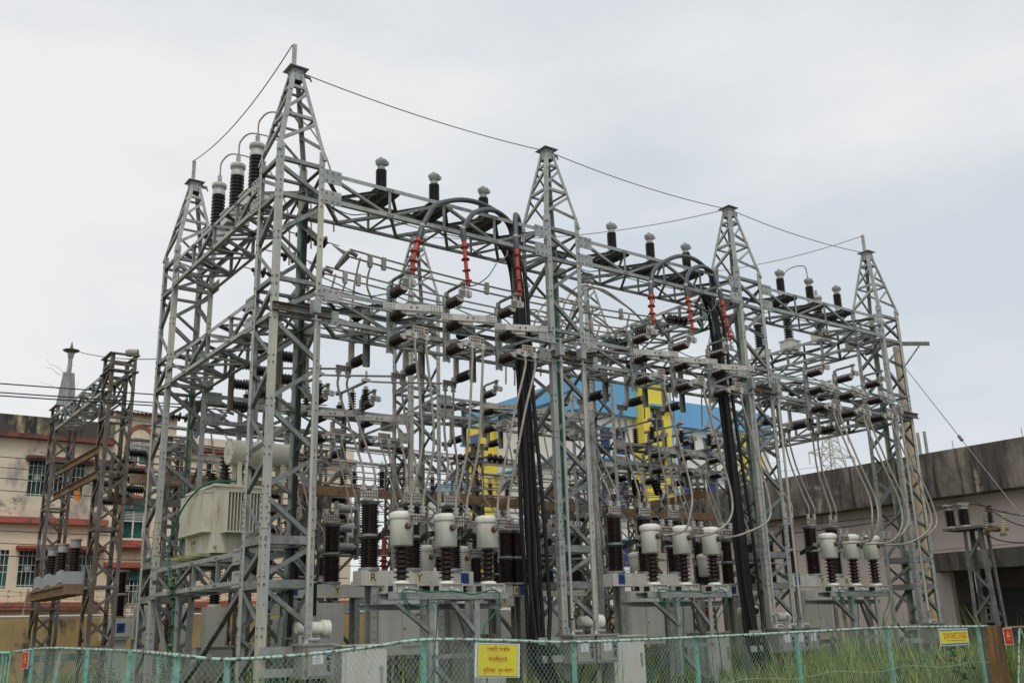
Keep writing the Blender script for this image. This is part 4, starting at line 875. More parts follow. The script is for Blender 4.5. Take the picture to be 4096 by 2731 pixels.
# ------------------------------------------------------------------ buildings
def wallgrid(mb,x0,x1,z0,z1,op,y0,y1,m=0):
    xs=sorted({x0,x1,*[min(max(v,x0),x1) for o in op for v in o[:2]]}); zs=sorted({z0,z1,*[min(max(v,z0),z1) for o in op for v in o[2:4]]})
    for xa,xb in zip(xs,xs[1:]):
        for za,zb in zip(zs,zs[1:]):
            cx,cz=(xa+xb)/2,(za+zb)/2
            if not any(o[0]<cx<o[1] and o[2]<cz<o[3] for o in op): mb.b2((xa,y0,za),(xb,y1,zb),m)
def star(mb,c,r):
    mb.tube([V(c)+V((r*math.cos(a),0,r*math.sin(a))) for a in np.linspace(0,2*PI,15)],.012,4)
    for k in range(5): a=PI/2+k*2*PI/5; mb.tube([V(c),V(c)+V((r*.8*math.cos(a),0,r*.8*math.sin(a)))],.022,4)
def window(t,x0,x1,z0,z1,y,kind='grille',glass=None):
    mb=MB(); mb.b2((x0,y+.18,z0),(x1,y+.2,z1)); w=mb.build('window',glass or m_glass,t)
    mb=MB()
    if kind=='grille':
        n=max(3,int((x1-x0)/.14))
        for k in range(n+1): x=x0+(x1-x0)*k/n; mb.cyl((x,y+.02,z0),(x,y+.02,z1),.012,5)
        for z in (z0+.06,z0+(z1-z0)*.42,z0+(z1-z0)*.60,z1-.18): mb.cyl((x0,y+.02,z),(x1,y+.02,z),.014,5)
        for k in range(int((x1-x0)/.5)): star(mb,(x0+.3+k*.5,y+.01,z0+(z1-z0)*.51),.10)
        d=MB(); rr=random.Random(int(x0*10)+int(z0*7))
        for k in range(int((x1-x0)/.35)): a=x0+.1+k*.35; d.b2((a,y+.1,z0+rr.uniform(.0,.3)),(a+rr.uniform(.1,.26),y+.12,z1-rr.uniform(.2,.6)),rr.choice((0,0,0,0,0,1)))  # near-black strips paint the unlit room; a few are red cloth
        d.build('dark_room_and_cloth',[m_darkin,m_cloth1],w)
    else:
        for x in (x0,(x0+x1)/2,x1): mb.b2((x-.03,y+.05,z0),(x+.03,y+.1,z1))
        for z in (z0,z0+(z1-z0)*.6,z1): mb.b2((x0+.031,y+.06,z-.03),(x1-.031,y+.09,z+.03))
        if kind=='louver':
            for k in range(6): z=z0+(z1-z0)*(.66+.05*k); mb.b2((x0+.04,y+.03,z),(x1-.04,y+.05,z+.025))
    mb.build('grille' if kind=='grille' else 'frame',m_frame,w); return w
bY=22.8
A=thing('apartment_building','stained cream apartment building with red ledges and barred windows at left','building',(0,0,0))
opsA=[(0,1.95,6.9,8.2),(0,2.75,3.65,4.93),(-1.6,-.33,3.6,4.94),(-4.8,-2.6,3.6,4.94),(-5,-2.6,6.9,8.2),(-.9,-.4,.5,1.9)]
opsB=[(3.55,4.25,8.32,9.29),(3.51,4.28,5.45,6.6),(5.14,6.03,6.93,7.93),(10.49,12.0,6.5,7.78),(3.5,4.37,2.97,4.2),(5.1,6.1,3.7,4.7),(7.6,8.8,3.7,4.7),(7.6,8.8,6.6,7.8),(10.5,12,3.4,4.6)]
mb=MB(); wallgrid(mb,-16,2.9,6.05,9.15,opsA,bY,bY+.25); mb.b2((-16,bY+.25,6.05),(2.9,bY+9,9.15)) if 0 else None; mb.build('upper_wall',m_wallA,A)
mb=MB(); wallgrid(mb,-16,2.9,0,6.05,opsA,bY,bY+.25); wallgrid(mb,2.9,13.2,0,9.15,opsB,bY,bY+.25); mb.b2((2.9,bY,9.15),(3.55,bY+.25,10.35)); mb.b2((4.25,bY,9.15),(5.3,bY+.25,10.35)); mb.b2((3.55,bY,9.29),(4.25,bY+.25,10.35)); mb.b2((12.95,bY+.25,0),(13.2,bY+9,9.15)); mb.b2((-16,bY+2.5,0),(12.94,bY+2.7,9.1)); mb.b2((2.9,bY+.25,9.15),(3.1,bY+5,10.3)); mb.b2((5.1,bY+.25,9.15),(5.3,bY+5,10.3)); mb.build('wall',m_wallB,A)
mb=MB(); mb.b2((-16,bY-.06,9.15),(2.9,bY+.2,9.85)); mb.build('parapet',m_para,A)
mb=MB(); mb.b2((5.31,bY-.05,9.15),(13.25,bY+.2,9.60)); mb.build('parapet',m_wallA,A)
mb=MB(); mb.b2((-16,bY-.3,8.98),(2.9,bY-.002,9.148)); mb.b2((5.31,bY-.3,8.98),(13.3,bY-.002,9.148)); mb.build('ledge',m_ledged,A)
mb=MB(); mb.b2((-16,bY-.3,5.88),(2.9,bY-.002,6.1)); mb.b2((-16,bY-.3,2.85),(2.9,bY-.002,3.1)); mb.b2((2.92,bY-.25,4.35),(5.2,bY-.002,4.55)); mb.b2((6.2,bY-.3,2.85),(13.3,bY-.002,3.1)); mb.b2((6.5,bY-.3,5.88),(13.3,bY-.002,6.05)); mb.build('ledge',m_ledge,A)
for (x0,x1,z) in ((-.15,2.9,8.24),(-.15,2.88,4.98),(5.0,6.2,7.97),(10.3,12.2,7.85),(7.4,9,7.9),(3.3,4.5,5.1)):
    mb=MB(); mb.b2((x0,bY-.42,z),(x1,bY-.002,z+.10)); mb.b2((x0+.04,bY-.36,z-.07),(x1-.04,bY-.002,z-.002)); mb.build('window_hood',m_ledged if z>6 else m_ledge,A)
for o in opsA[:-1]: window(A,*o,bY)
window(A,*opsB[0],bY,'louver'); window(A,*opsB[1],bY,'louver')
for o in opsB[2:]: window(A,*o,bY)
def arch(t,x0,x1,z0,z1,y):
    mb=MB(); cx=(x0+x1)/2; r=(x1-x0)/2
    mb.b2((x0-.16,y-.07,z0),(x0,y-.002,z1)); mb.b2((x1,y-.07,z0),(x1+.16,y-.002,z1)); mb.b2((x0-.16,y-.08,z0-.16),(x1+.16,y-.002,z0-.002))
    for k in range(12):
        a0,a1=PI*k/12,PI*(k+1)/12; c=V((cx,y-.07,z1)); q=[V((math.cos(a),0,math.sin(a))) for a in (a0,a1)]
        vs=[c+q[0]*r,c+q[1]*r,c+q[1]*(r+.16),c+q[0]*(r+.16)]; vs+=[v+Y*.068 for v in vs]; mb.add(vs,[(0,1,2,3),(3,2,6,7),(0,4,5,1)])
    mb.build('window_surround',m_ledge,t)
    mb=MB(); mb.prism((cx,y-.03,z1),(cx,y-.004,z1),X,Z,[(r*.97*math.cos(PI*k/12),r*.97*math.sin(PI*k/12)) for k in range(13)]); mb.build('arch_infill',m_glass if z0<6 else m_wallB,t)
arch(A,3.5,4.3,8.28,9.35,bY); arch(A,3.46,4.33,5.4,6.55,bY); arch(A,3.5,4.37,1.6,3.9,bY)
mb=MB(); xs=np.linspace(2.75,5.5,56); vs=[];
for x in xs: z=.03*math.sin(x*40); vs+=[(x,bY-.35,10.30+z),(x,bY+5,11.2+z)]
mb.add(vs,[(2*i,2*i+2,2*i+3,2*i+1) for i in range(55)],0,True); vs2=[(a,b,c-.02) for a,b,c in vs]; mb.add(vs2,[(2*i,2*i+1,2*i+3,2*i+2) for i in range(55)],0,True); mb.build('corrugated_roof',m_roof,A)
for k,(x,m,l) in enumerate(((1.55,m_cloth2,'orange'),(2.2,m_cloth3,'pink'))):
    mb=MB(); mb.add([(x+a*.055,bY-.45+.03*math.sin(a*2+k),7.15-.09*b-(.02*a)) for b in range(5) for a in range(5)],[(b*5+a,b*5+a+1,b*5+a+6,b*5+a+5) for b in range(4) for a in range(4)],0,True); tag(mb.build('hanging_cloth',m),l+' cloth drying outside the upper barred window','cloth')
w=thing('boundary_wall','ochre stained boundary wall with a white pipe along its top','wall',(0,20,0))
mb=MB(); mb.b2((-16,0,0),(26,.22,2.47)); mb.build('wall_face',m_ywall,w)
for x in np.arange(-14.2,26,3.5): mb=MB(); mb.b2((x-.22,-.09,0),(x+.22,-.002,2.50)); mb.build('pilaster',m_ywall,w)
mb=MB(); mb.b2((-16,-.012,1.13),(26,-.003,1.33)); mb.build('grey_band',m_blockw,w)
mb=MB(); mb.cyl((-16,.05,2.56),(26,.05,2.56),.035,8); mb.build('top_pipe',m_pvc,w)
bw=thing('barbed_wire','rusty barbed wire strands on posts above the ochre wall','barbed wire',(0,20.1,2.5))
rr=random.Random(4)
for x in np.arange(-14.2,26,3.5): mb=MB(); mb.angle((x,0,0),(x+.1,-.1,.95),X,Y,.05,.006); mb.build('post',m_old2,bw)
for k in range(6):
    mb=MB(); z=.15+.14*k; pts=[(x,.02*math.sin(x*3+k),z+.035*math.sin(x*1.7+k*2)+rr.uniform(-.03,.03)) for x in np.arange(-15,26,.35)]; mb.tube(pts,.008,3)
    for p in pts: mb.box(V(p),(.02,.02,.09),0,Matrix.Rotation(rr.uniform(0,3),3,'Y'))
    mb.build('strand',m_rust,bw)
mb=MB(); 
for k in range(60): x=-15+k*.55; mb.cyl((x,20.1,2.6),(x+rr.uniform(-.2,.2),20.05,3.4),.006,3)
tag(mb.build('wire_ties',m_rust),'rusty vertical tie wires crossing the barbed strands','wire')
mb=MB(); mb.b2((13.4,24,0),(19.5,30,3.75)); tag(mb.build('block_shed',m_blockw),'grey block walled shed beyond the ochre wall','shed')
mb=MB(); mb.add([(11.5+.5*i,21.6+j*.9,2.75+.12*math.sin(i*1.7+j)+.1*j) for j in range(3) for i in range(9)],[(j*9+i,j*9+i+1,j*9+i+10,j*9+i+9) for j in range(2) for i in range(8)],0,True); tag(mb.build('tarpaulin_roof',m_tarp),'blue tarpaulin roof just above the ochre wall','tarpaulin')
# school ------------------------------------------------------------
S=thing('school_building','sky blue, white and yellow school building in the background','building',(32.4,30.2,0))
opw=[(2.1,2.95,12.4,14.0),(.7,1.6,12.4,14.0),(3.4,4.3,12.4,14),(9.15,10.2,9.6,11.3),(9.5,10.5,12.6,14.1),(11.6,12.6,12.6,14.1),(13.6,14.6,12.6,14.1),(11.6,12.6,9.6,11.3),(13.4,14.4,9.6,11.3),(2.1,2.95,8.9,10.5),(.7,1.6,8.9,10.5),(3.4,4.3,8.9,10.5),(9.15,10.2,6,7.6),(11.6,12.6,6,7.6),(13.4,14.4,6,7.6),(2.1,2.95,5.3,6.9),(.7,1.6,5.3,6.9),(3.4,4.3,5.3,6.9)]
mb=MB(); wallgrid(mb,.26,5.0,0,14.9,[o for o in opw if o[0]<5],0,.25); wallgrid(mb,7.6,18.2,0,14.7,[o for o in opw if o[0]>5],0,.25); mb.build('wall',m_swhite,S); mb=MB(); mb.b2((0,0,0),(.255,11.9,15.79)); mb.b2((0,11.901,0),(.25,18.8,11.59)); mb.build('side_wall',m_swhite,S); mb=MB(); mb.b2((.26,2,0),(18.2,2.2,14.6)); mb.b2((18.201,0,0),(18.45,14,14.7)); mb.b2((.26,11.6,0),(18,11.9,15)); mb.build('rear_wall',m_swhite,S)
mb=MB(); mb.b2((-.5,-.5,14.9),(5.0,.4,17.0)); mb.b2((7.6,-.4,14.7),(18.5,.4,16.45)); mb.b2((-.5,.41,15.8),(.4,12,16.9)); mb.b2((-.3,12.01,11.6),(.3,19,12.3)); mb.b2((.41,.41,14.95),(18.4,14,15.1)); mb.build('blue_band',m_sblue,S)
mb=MB(); mb.prism((-.45,.4,16.99),(.35,.4,16.99),Y,Z,[(0,0),(9,0),(3.5,1.0)]) if 0 else None
for z in (11.95,8.4,4.8): mb.b2((.0,-.4,z),(5.0,-.002,z+.12)); mb.b2((7.6,-.3,z-.3),(18.2,-.002,z-.2)); mb.b2((-.4,.0,z),(-.002,11.9 if z>10 else 18.8,z+.12))
mb.build('blue_ledge',m_sblue,S)
mb=MB(); wallgrid(mb,5.04,7.55,0,17.25,[(5.75,6.75,14.1,15.55),(5.75,6.75,10.6,12.3)],-1.0,-.75); mb.b2((5.04,-.75,0),(5.3,.5,17.2)); mb.b2((7.3,-.75,0),(7.55,.5,17.2)); mb.b2((5.31,-.1,0),(7.29,.1,17.2)); mb.build('yellow_tower',m_syel,S)
for lo,hi in (((15.1,-.6,0),(17,-.002,14.6)),((-1.0,8.6,0),(-.002,11.2,15.6))): mb=MB(); mb.b2(lo,hi); mb.build('yellow_pier',m_syel,S)
mb=MB(); mb.b2((5.6,-1.35,15.6),(7.65,-1.002,15.75)); mb.b2((4.9,-1.1,17.25),(7.7,.5,17.4)); mb.b2((7.56,-.98,0),(7.75,-.7,17.2)); mb.b2((5.6,-1.35,12.32),(7.3,-1.002,12.45)); mb.b2((-1.2,8.3,12.9),(-1.002,11.4,13.05)); mb.build('blue_trim',m_sblue,S)
mb=MB()
for z0 in (14.1,10.6):
    mb.b2((5.75,-.72,z0),(6.75,-.7,z0+1.6),1)
    for k in range(12): mb.b2((5.75,-.98,z0+.05+k*.12),(6.75,-.85,z0+.10+k*.12))
mb.build('louvre',[m_shut,m_darkin],S)
for k in range(3): mb=MB(); mb.b2((-1.03,9.3,13.3-3.6*k),(-1.002,10.4,15.0-3.6*k)); mb.build('side_window',m_glassb,S)
for k in range(5):
    for z in (9.0,5.5): mb=MB(); mb.b2((-.03,1.5+3*k,z),(-.002,3+3*k,z+1.4)); mb.build('side_window',m_shut,S) if not 8<1.5+3*k<11.5 else None
for o in opw:
    mb=MB(); mb.b2((o[0],.1,o[2]),(o[1],.12,o[3])); q=mb.build('window',m_glassb,S); mb=MB()
    for k in range(1,4): mb.b2((o[0]+(o[1]-o[0])*k/4-.015,.04,o[2]),(o[0]+(o[1]-o[0])*k/4+.015,.06,o[3]))
    mb.b2((o[0],.03,(o[2]+o[3])/2),(o[1],.038,(o[2]+o[3])/2+.03)); mb.build('window_bars',m_shut,q)
    mb=MB(); mb.b2((o[0]-.15,-.25,o[3]+.04),(o[1]+.15,-.002,o[3]+.12)); mb.build('window_hood',m_sblue,S)
# control building at right -------------------------------------------
B=thing('control_building','long concrete building with black stained parapet and pale pink walls at right','building',(27,0,0))
mb=MB(); mb.b2((-.75,-14,5.78),(-.45,18,7.40)); mb.b2((-.449,-14,5.78),(9,18,5.95)); mb.b2((-.449,17.7,5.951),(9,18,7.39)); mb.build('parapet',m_conc,B)
mb=MB(); mb.b2((0,3.2,0),(.25,18,5.779)); mb.b2((0,-14,3.86),(.25,3.199,5.779)); mb.b2((-.02,-14,4.02),(-.002,3.6,4.10)); mb.build('wall',m_pink,B)
mb=MB(); mb.b2((.251,17.7,0),(9,17.95,5.779)); mb.build('end_wall',m_pink,B)
mb=MB(); mb.b2((1.61,-14,0),(1.8,3.198,3.85)); mb.b2((.251,3.2,0),(1.6,3.3,3.85)); mb.build('recess_wall',mat('shaded recess render',(.17,.135,.12),.9,0,[((.10,.08,.07),1.5,.45,.65)]),B)  # dark wall colour paints in the shade of the deep recess
mb=MB(); mb.b2((-.95,-14,3.22),(.5,3.58,3.84)); mb.build('canopy',m_conc,B)
mb=MB(); mb.b2((1.5,-14,0),(1.6,2.65,2.62)); mb.b2((1.45,-14,2.5),(1.499,2.65,2.62)); mb.build('shutter',m_shut,B)
for k,y in enumerate((4.2,6.5,2.0,-.5)): mb=MB(); mb.cyl((-.6,y,7.4),(-.6,y,7.72),.012,5); mb.build('reinforcing_bar',m_rust,B)
for k,y in enumerate((4.56,4.85)): mb=MB(); mb.angle((2,y,5.9),(2,y,8.75),X,Y,.09,.01); mb.build('roof_post',m_galv,B)
mt=thing('meter_box','pale meter box with dark windows in the recess beside the pink wall','meter box',(28.0,2.75,1.72))
mb=MB(); mb.b2((.36,-.14,-.27),(.598,.14,.27)); mb.build('case',m_box,mt); mb=MB(); mb.b2((.352,-.05,.04),(.359,.05,.22)); mb.b2((.352,-.03,-.18),(.359,.04,-.02)); mb.build('dial_window',m_darkin,mt)
# ------------------------------------------------------------------ old rusty gantry at left
def oldmast(name,label,loc,h,w,d,levels,m=None,top=True):
    t=thing(name,label,'lattice mast',loc,0,'old weathered lattice masts'); C=[(0,0),(w,0),(w,d),(0,d)]; D=[(X,Y),(-X,Y),(-X,-Y),(X,-Y)]
    for (cx,cy),(a,b) in zip(C,D): mb=MB(); mb.angle((cx,cy,0),(cx,cy,h),a,b,.095,.01); mb.build('leg',m or m_old,t)
    for k in range(4):
        c0=V((*C[k],0));c1=V((*C[(k+1)%4],0));n=Z.cross((c1-c0).normalized()); mb=MB(); zs=list(np.arange(h-.25,.1,-levels))
        for i,z in enumerate(zs):
            if i%2==0: mb.brace(c0+Z*z-n*.005,c1+Z*z-n*.005,n,.07)
            if i+1<len(zs):
                a,b=(c0,c1) if i%2 else (c1,c0); mb.brace(a+Z*(z-.06)-n*.004,b+Z*(zs[i+1]+.06)-n*.004,n,.06)
        mb.build('lattice_bracing',m_old,t)
    if top:
        for z in (h,h-.45): mb=MB(); mb.chan((-.06,0,z),(w+.06,0,z),Y,Z,.1,.04); mb.chan((-.06,d,z),(w+.06,d,z),Y,Z,.1,.04); mb.chan((0,-.06,z+.005),(0,d+.06,z+.005),X,Z,.1,.04); mb.chan((w,-.06,z+.005),(w,d+.06,z+.005),X,Z,.1,.04); mb.build('top_frame',m_old,t)
    return t
GX=-.55
oldmast('old_mast','weathered old lattice mast with brown streaks, right one of the left pair',(GX,9.6,0),9.0,.66,.83,.72)
oldmast('old_mast','weathered old lattice mast under the tapered plate spire, leftmost in the photo',(GX,16.0,0),8.85,.66,.83,.74)
t=thing('plate_spire','tapered grey plate spire with octagonal cap and point on the leftmost mast','spire',(GX+.33,16.4,8.95))
mb=MB()
for a in (0,1): 
    d=X if a==0 else Y; n=Y if a==0 else X
    mb.prism(V((0,0,0))-n*.01,V((0,0,0))+n*.01,d,Z,[(-.30,0),(.30,0),(.17,1.12),(-.17,1.12)])
mb.build('tapered_plate',m_galv,t); mb=MB(); mb.lathe([(.075,.02),(.068,1.8)],n=8); mb.lathe([(.085,1.6),(.11,1.78)],n=6,flat=True); mb.build('post',m_galv,t)
mb=MB(); mb.lathe([(.15,1.79),(.27,1.85),(.27,1.865)],n=8,flat=True); mb.lathe([(.07,1.866),(.01,2.15)],n=8,m=1,flat=True); mb.build('cap',[m_old,m_rust],t)
rr=random.Random(9); mb=MB()
for k in range(9):
    a=rr.uniform(0,6.3); p=V((GX+.33+.12*math.cos(a),16.4+.12*math.sin(a),8.95+rr.uniform(0,1.1))); pts=[p]; g=V((math.cos(a),math.sin(a),.5))
    for q in range(4): pts.append(pts[-1]+g*rr.uniform(.1,.24)+V((rr.uniform(-.1,.1),rr.uniform(-.1,.1),rr.uniform(-.08,.1))))
    mb.tube(pts,[.008,.007,.006,.005,.003],4)
tag(mb.build('dry_twigs',m_twig),'leafless dry creeper twigs around the tapered spire','twigs')
beam('old_beam','weathered lattice beam slanting between the two old left masts',5.57,8.05,8.62,[1.1,2.2,3.3,4.4],(GX+.66,10.43,0),PI/2,'old gantry steelwork',.66,False)
h=thing('siren_lamp','dirty white lamp housing on top of the right old mast','lamp',(GX+.5,9.75,9.02)); mb=MB(); mb.lathe([(.04,-.12),(.08,-.11),(.11,0),(.09,.14),(.10,.2)],(0,0,.1),V((.8,-.3,.1)),14); mb.build('housing',m_old2,h); mb=MB(); mb.lathe([(.09,.201),(.07,.22)],(0,0,.1),V((.8,-.3,.1)),14); mb.build('lens',m_darkin,h)
for k,(y0,z0,y1,z1,l) in enumerate(((9.9,6.45,15.0,6.55,'upper'),(9.8,5.80,15.0,5.83,'middle'))):
    mb=MB(); mb.chan((GX-.02,y0,z0),(GX-.02,y1,z1),Z,-X,.2,.08,.012); tag(mb.build('old_channel',m_rust),l+' brown streaked channel between the two old left masts','channel','old channels at left')
mb=MB(); mb.b2((GX-.35,10.6,2.86),(GX+.2,15.7,3.06)); mb.b2((GX-.42,10.9,3.065),(GX+.3,15.2,3.12)); tag(mb.build('wooden_platform',m_rust),'stained beam platform holding three old insulators between the left masts','platform')
def oldct():
    t=bpy.data.objects.new('old_current_transformer',None); COL.objects.link(t)
    mb=MB(); mb.b2((-.3,-.42,0),(.3,.42,.32)); mb.b2((-.36,-.28,.05),(-.301,.1,.36)); mb.b2((-.34,.2,.02),(-.301,.4,.34)); mb.build('tank',mat('pale blue grey tank',(.33,.35,.38),.6,0,[((.2,.11,.06),(5,5,1),.6,.72)]) if 'octmat' not in bpy.data.materials else None,t)
    mb=MB(); mb.lathe([(.17,.321),(.17,.35)],n=14); mb.lathe(sheds(.11,.20,.35,.95,8,.2),n=18); mb.build('insulator',m_brown,t)
    mb=MB(); mb.lathe([(.13,.951),(.13,1.15),(.16,1.155),(.16,1.18)],n=14,flat=True); mb.build('metal_cap',m_galv,t)
    return t
for k,y in enumerate((14.2,12.9,11.4)): place('oct',oldct,(GX-.05,y,3.13),0,'old brown current transformer on the stained platform, %s of three'%('left','middle','right')[k],'current transformer','old current transformers at left')
def oldins():
    t=bpy.data.objects.new('old_isolator',None); COL.objects.link(t)
    mb=MB(); mb.chan((0,0,0),(0,0,1.35),Y,X,.22,.07); mb.build('bracket_channel',m_old,t)
    for z in (.15,.65,1.15): mb=MB(); hins(mb,(0,0,z),X,.62,.085,.125,7); mb.build('insulator',[m_old2,m_black],t)
    mb=MB(); mb.chan((.68,0,-.2),(.68,0,1.4),Y,-X,.22,.07); mb.build('blade',m_old2,t)
    return t
OI='old sideways isolators'
for k,(x,y,z) in enumerate(((.35,11.0,5.5),(.35,12.4,5.5),(.35,13.8,5.5))): place('oi',oldins,(x,y,z),0,'old isolator with three dark sideways insulators between left masts, %s one'%('nearest','middle','farthest')[k],'isolator',OI)
def greyins():
    t=bpy.data.objects.new('grey_isolator',None); COL.objects.link(t)
    mb=MB(); mb.chan((0,0,-.2),(0,0,1.5),Y,X,.22,.08); mb.build('bracket_channel',m_galvd,t)
    for z in (.0,.55,1.1): mb=MB(); hins(mb,(0,0,z),-X,.6,.10,.125,9); mb.build('insulator',[m_old2,m_greyins],t)
    mb=MB(); mb.chan((-.66,0,-.1),(-.66,0,1.3),Y,X,.2,.06); mb.build('blade',m_old2,t); return t
for k,(x,y) in enumerate(((6.6,9.4),(8.4,9.4))): place('gi',greyins,(x,y,4.1),0,'isolator with three pale grey ribbed insulators, %s one, behind the first breaker'%('left','right')[k],'isolator','pale grey isolators')
# old bus structure across the middle
for k,(x,l) in enumerate(((5.3,'leftmost'),(11.1,'second'),(17.0,'third'),(21.6,'rightmost'))): oldmast('old_mast','slim weathered lattice mast in the old row behind the towers, %s of four'%l,(x,9.9,0),7.2+.4*(k==1),.42,.42,.62)
for k,(x0,x1,z,y) in enumerate(((.15,5.3,5.73,9.6),(5.3,11.2,5.72,9.6),(11.2,17.2,5.66,9.6),(17.2,22.4,5.63,9.6),(.1,5.2,5.25,10.4),(5.5,11.2,4.0,9.5))):
    mb=MB(); mb.chan((x0+.01,y,z),(x1-.01,y,z),Z,Y,.26 if k<4 else .2,.1,.012)
    for x in np.arange(x0+.6,x1,1.1): mb.bolt((x,y-.001,z+.05),-Y,.02,.004,1)
    tag(mb.build('old_channel',[m_rust if k<4 else m_old,m_ink]),('rust brown channel beam of the old bus row, %s stretch'%('leftmost','second','third','rightmost')[k]) if k<4 else ('grey channel beam below the rust brown one at left','grey channel beam under the pale grey insulators')[k-4],'channel','old channel beams')
for k,(x,z) in enumerate(((18.0,5.8),(12.0,5.6))):
    mb=MB(); mb.chan((x,6.2,z+.1),(x,9.5,z),Z,X,.22,.09,.012); tag(mb.build('old_channel',m_rust),('short rust brown channel running back at right of the rear beam','short rust brown channel running back in the middle')[k],'channel','old channel beams')
def opost():
    t=bpy.data.objects.new('post_insulator',None); COL.objects.link(t)
    mb=MB(); mb.lathe([(.1,0),(.1,.06)],n=12,m=0); mb.lathe(sheds(.065,.12,.06,.55,7),n=16,m=1); mb.lathe([(.06,.55),(.06,.63)],n=10,m=0); mb.build('porcelain',[m_old2,m_brown],t)
    mb=MB(); mb.box((0,0,.68),(.12,.08,.09)); mb.cyl((-.1,0,.72),(.1,0,.72),.03,8); mb.build('clamp',m_clamp,t); return t
k=0
for x in (6.3,7.6,8.9,12.3,13.3,14.3,15.3,16.3,18.3,19.4,20.5):
    place('op',opost,(x,9.68,5.86),0,'upright brown post insulator on the rust brown channel, number %s from the left'%('one','two','three','four','five','six','seven','eight','nine','ten','eleven')[k],'post insulator','post insulators on the old channel'); k+=1
for k in range(3):
    y=10.4+1.5*k; z=(7.35,7.2,6.6)[k]
    wire('bus_pipe','pale tubular busbar along the old row, %s one'%('nearest','middle','farthest')[k],'busbar',sag((.6,y,z),(21.5,y,z-.1),.12),.045,m_old2,'tubular busbars of the old row',10)
    for q in range(2): wire('old_conductor','thin pale conductor beside the tubular busbar, %s pair, %s strand'%(('nearest','middle','farthest')[k],('upper','lower')[q]),'conductor',sag((.5,y+.3,z-.35-.2*q),(21.8,y+.3,z-.5-.2*q),.25),.02,m_alu,'thin conductors of the old row')
    for q in range(4):
        x=(2.5,8.2,14.0,18.6)[q]+.6*k
        wire('old_dropper','pale flexible dropper curving down from the old busbars, column %s, %s'%(('one','two','three','four')[q],('nearest','middle','farthest')[k]),'conductor',curve([(x,y,z-.05),(x+.1,y-.1,z-.7),(x+.35,y-.5,5.4),(x+.2,y-.9,4.4),(x+.0,9.3,3.9)]),.024,m_alu,'droppers from the old busbars',7)
ST=[(8.1,10.0,7.28,.3),(9.9,7.6,6.75,0.),(16.1,7.6,6.5,.9),(17.1,7.7,6.55,1.0),(14.8,7.6,6.6,.4),(1.3,9.9,8.0,0.),(1.2,11.3,7.9,0.),(6.0,11,6.95,PI),(11.4,10.1,7.2,PI)]
for k,(x,y,z,r) in enumerate(ST):
    o=place('str',None,(x,y,z),r,'brown disc string insulator in the old yard, '+('beside the black cables','behind the second tower','hanging steeply below the rear right beam','hanging steeply beside it, further right','left end of the rear right beam','right of the old mast, upper','right of the old mast, lower','near the cream building corner','by the second slim mast')[k],'string insulator','string insulators in the old yard')
    if k in (2,3): o.rotation_euler=(0,.65,PI+r)
for k,(x,y,z) in enumerate(((6.7,8.7,4.6),(7.1,8.6,4.6),(4.2,8.9,4.4),(3.6,8.8,4.4),(16.8,5.6,3.3),(17.6,5.2,3.2))):
    mb=MB(); a=V((x,y,z)); b=V((x-.06*(1 if k%2 else -1),y-.1,z-1.35)); mb.tube([a,a.lerp(b,.5),b],[.05,.06,.05],10)
    for q in (.55,.66,.77,.88): mb.lathe([(.05,-.05),(.13,-.06),(.05,.03)],a.lerp(b,q),(a-b),14)
    tag(mb.build('old_termination',m_red),'red cable termination with skirts in the back yard, '+('behind left breaker, right leg','behind left breaker, far leg','left of the cream ducts','beside it near the tower','right of the middle stand','near the third tower foot')[k],'cable termination','red terminations in the back yard')
for k in range(8):
    z=(7.9,7.55,7.2,6.8,5.5,5.1,4.7,3.1)[k]
    wire('overhead_line','thin dark overhead line before the far buildings, %s from the top'%('first','second','third','fourth','fifth','sixth','seventh','lowest')[k],'wire',sag((-14,19,z),(44,19.5,z-.25),.3,20),.013,m_dark,'overhead lines in front of buildings',4)
for k,z in enumerate((7.72,7.50,7.42)): wire('overhead_line','thin dark line crossing the sky at far left, %s one'%('upper','middle','lower')[k],'wire',sag((-16,9,z-.3),(5.5,9.2,z+.45),.12),.016,m_dark,'lines across the left sky',4)
wire('shield_wire','thin wire from the leftmost spire cap to the rear left tower','wire',sag((GX+.6,16.3,10.76),(.0,RY+1,8.4),.08),.014,m_wire)
for k in range(6):
    wire('overhead_line','thin line in the right sky behind the rightmost tower, strand %s'%('one','two','three','four','five','six')[k],'wire',sag((18,16+2*k,8.0+.5*k),(75,30+6*k,14+1.2*k),.8,12),.018,m_wire,'lines in the right sky',4)
# ------------------------------------------------------------------ concrete pole, small right structure, distant pylon
t=thing('concrete_pole','tan concrete pole with a steel crossarm behind the rightmost tower','pole',(23.4,1.78,0))
mb=MB(); mb.lathe([(.20,0),(.125,10.7)],n=18); mb.build('shaft',m_pole,t)
mb=MB(); mb.chan((-.55,.42,10.85),(.95,-.68,10.8),Z,V((.6,.8,0)),.13,.07); mb.cyl((.7,-.5,10.8),(.1,-.05,9.9),.025,6); mb.build('crossarm',m_old,t)
mb=MB()
for z in (10.0,8.4,6.5): mb=MB(); mb.lathe([(.21-.007*z,0),(.215-.007*z,.08)],(0,0,z),n=16); mb.build('band',m_galv,t)
t=thing('guy_wire','steel guy wire slanting from the concrete pole down to the right edge','wire',(0,0,0)); mb=MB(); mb.tube([(23.45,1.7,10.1),(21.7,-2.45,4.3),(20.9,-4.3,1.7)],.014,6); mb.build('strand',m_wire,t); mb=MB(); mb.cyl((22.55,-.43,7.12),(22.5,-.55,6.95),.05,8); mb.build('turnbuckle',m_bolt,t)
t=thing('small_lattice_stand','narrow two legged steel stand before the pink wall','stand',(24,.45,0))
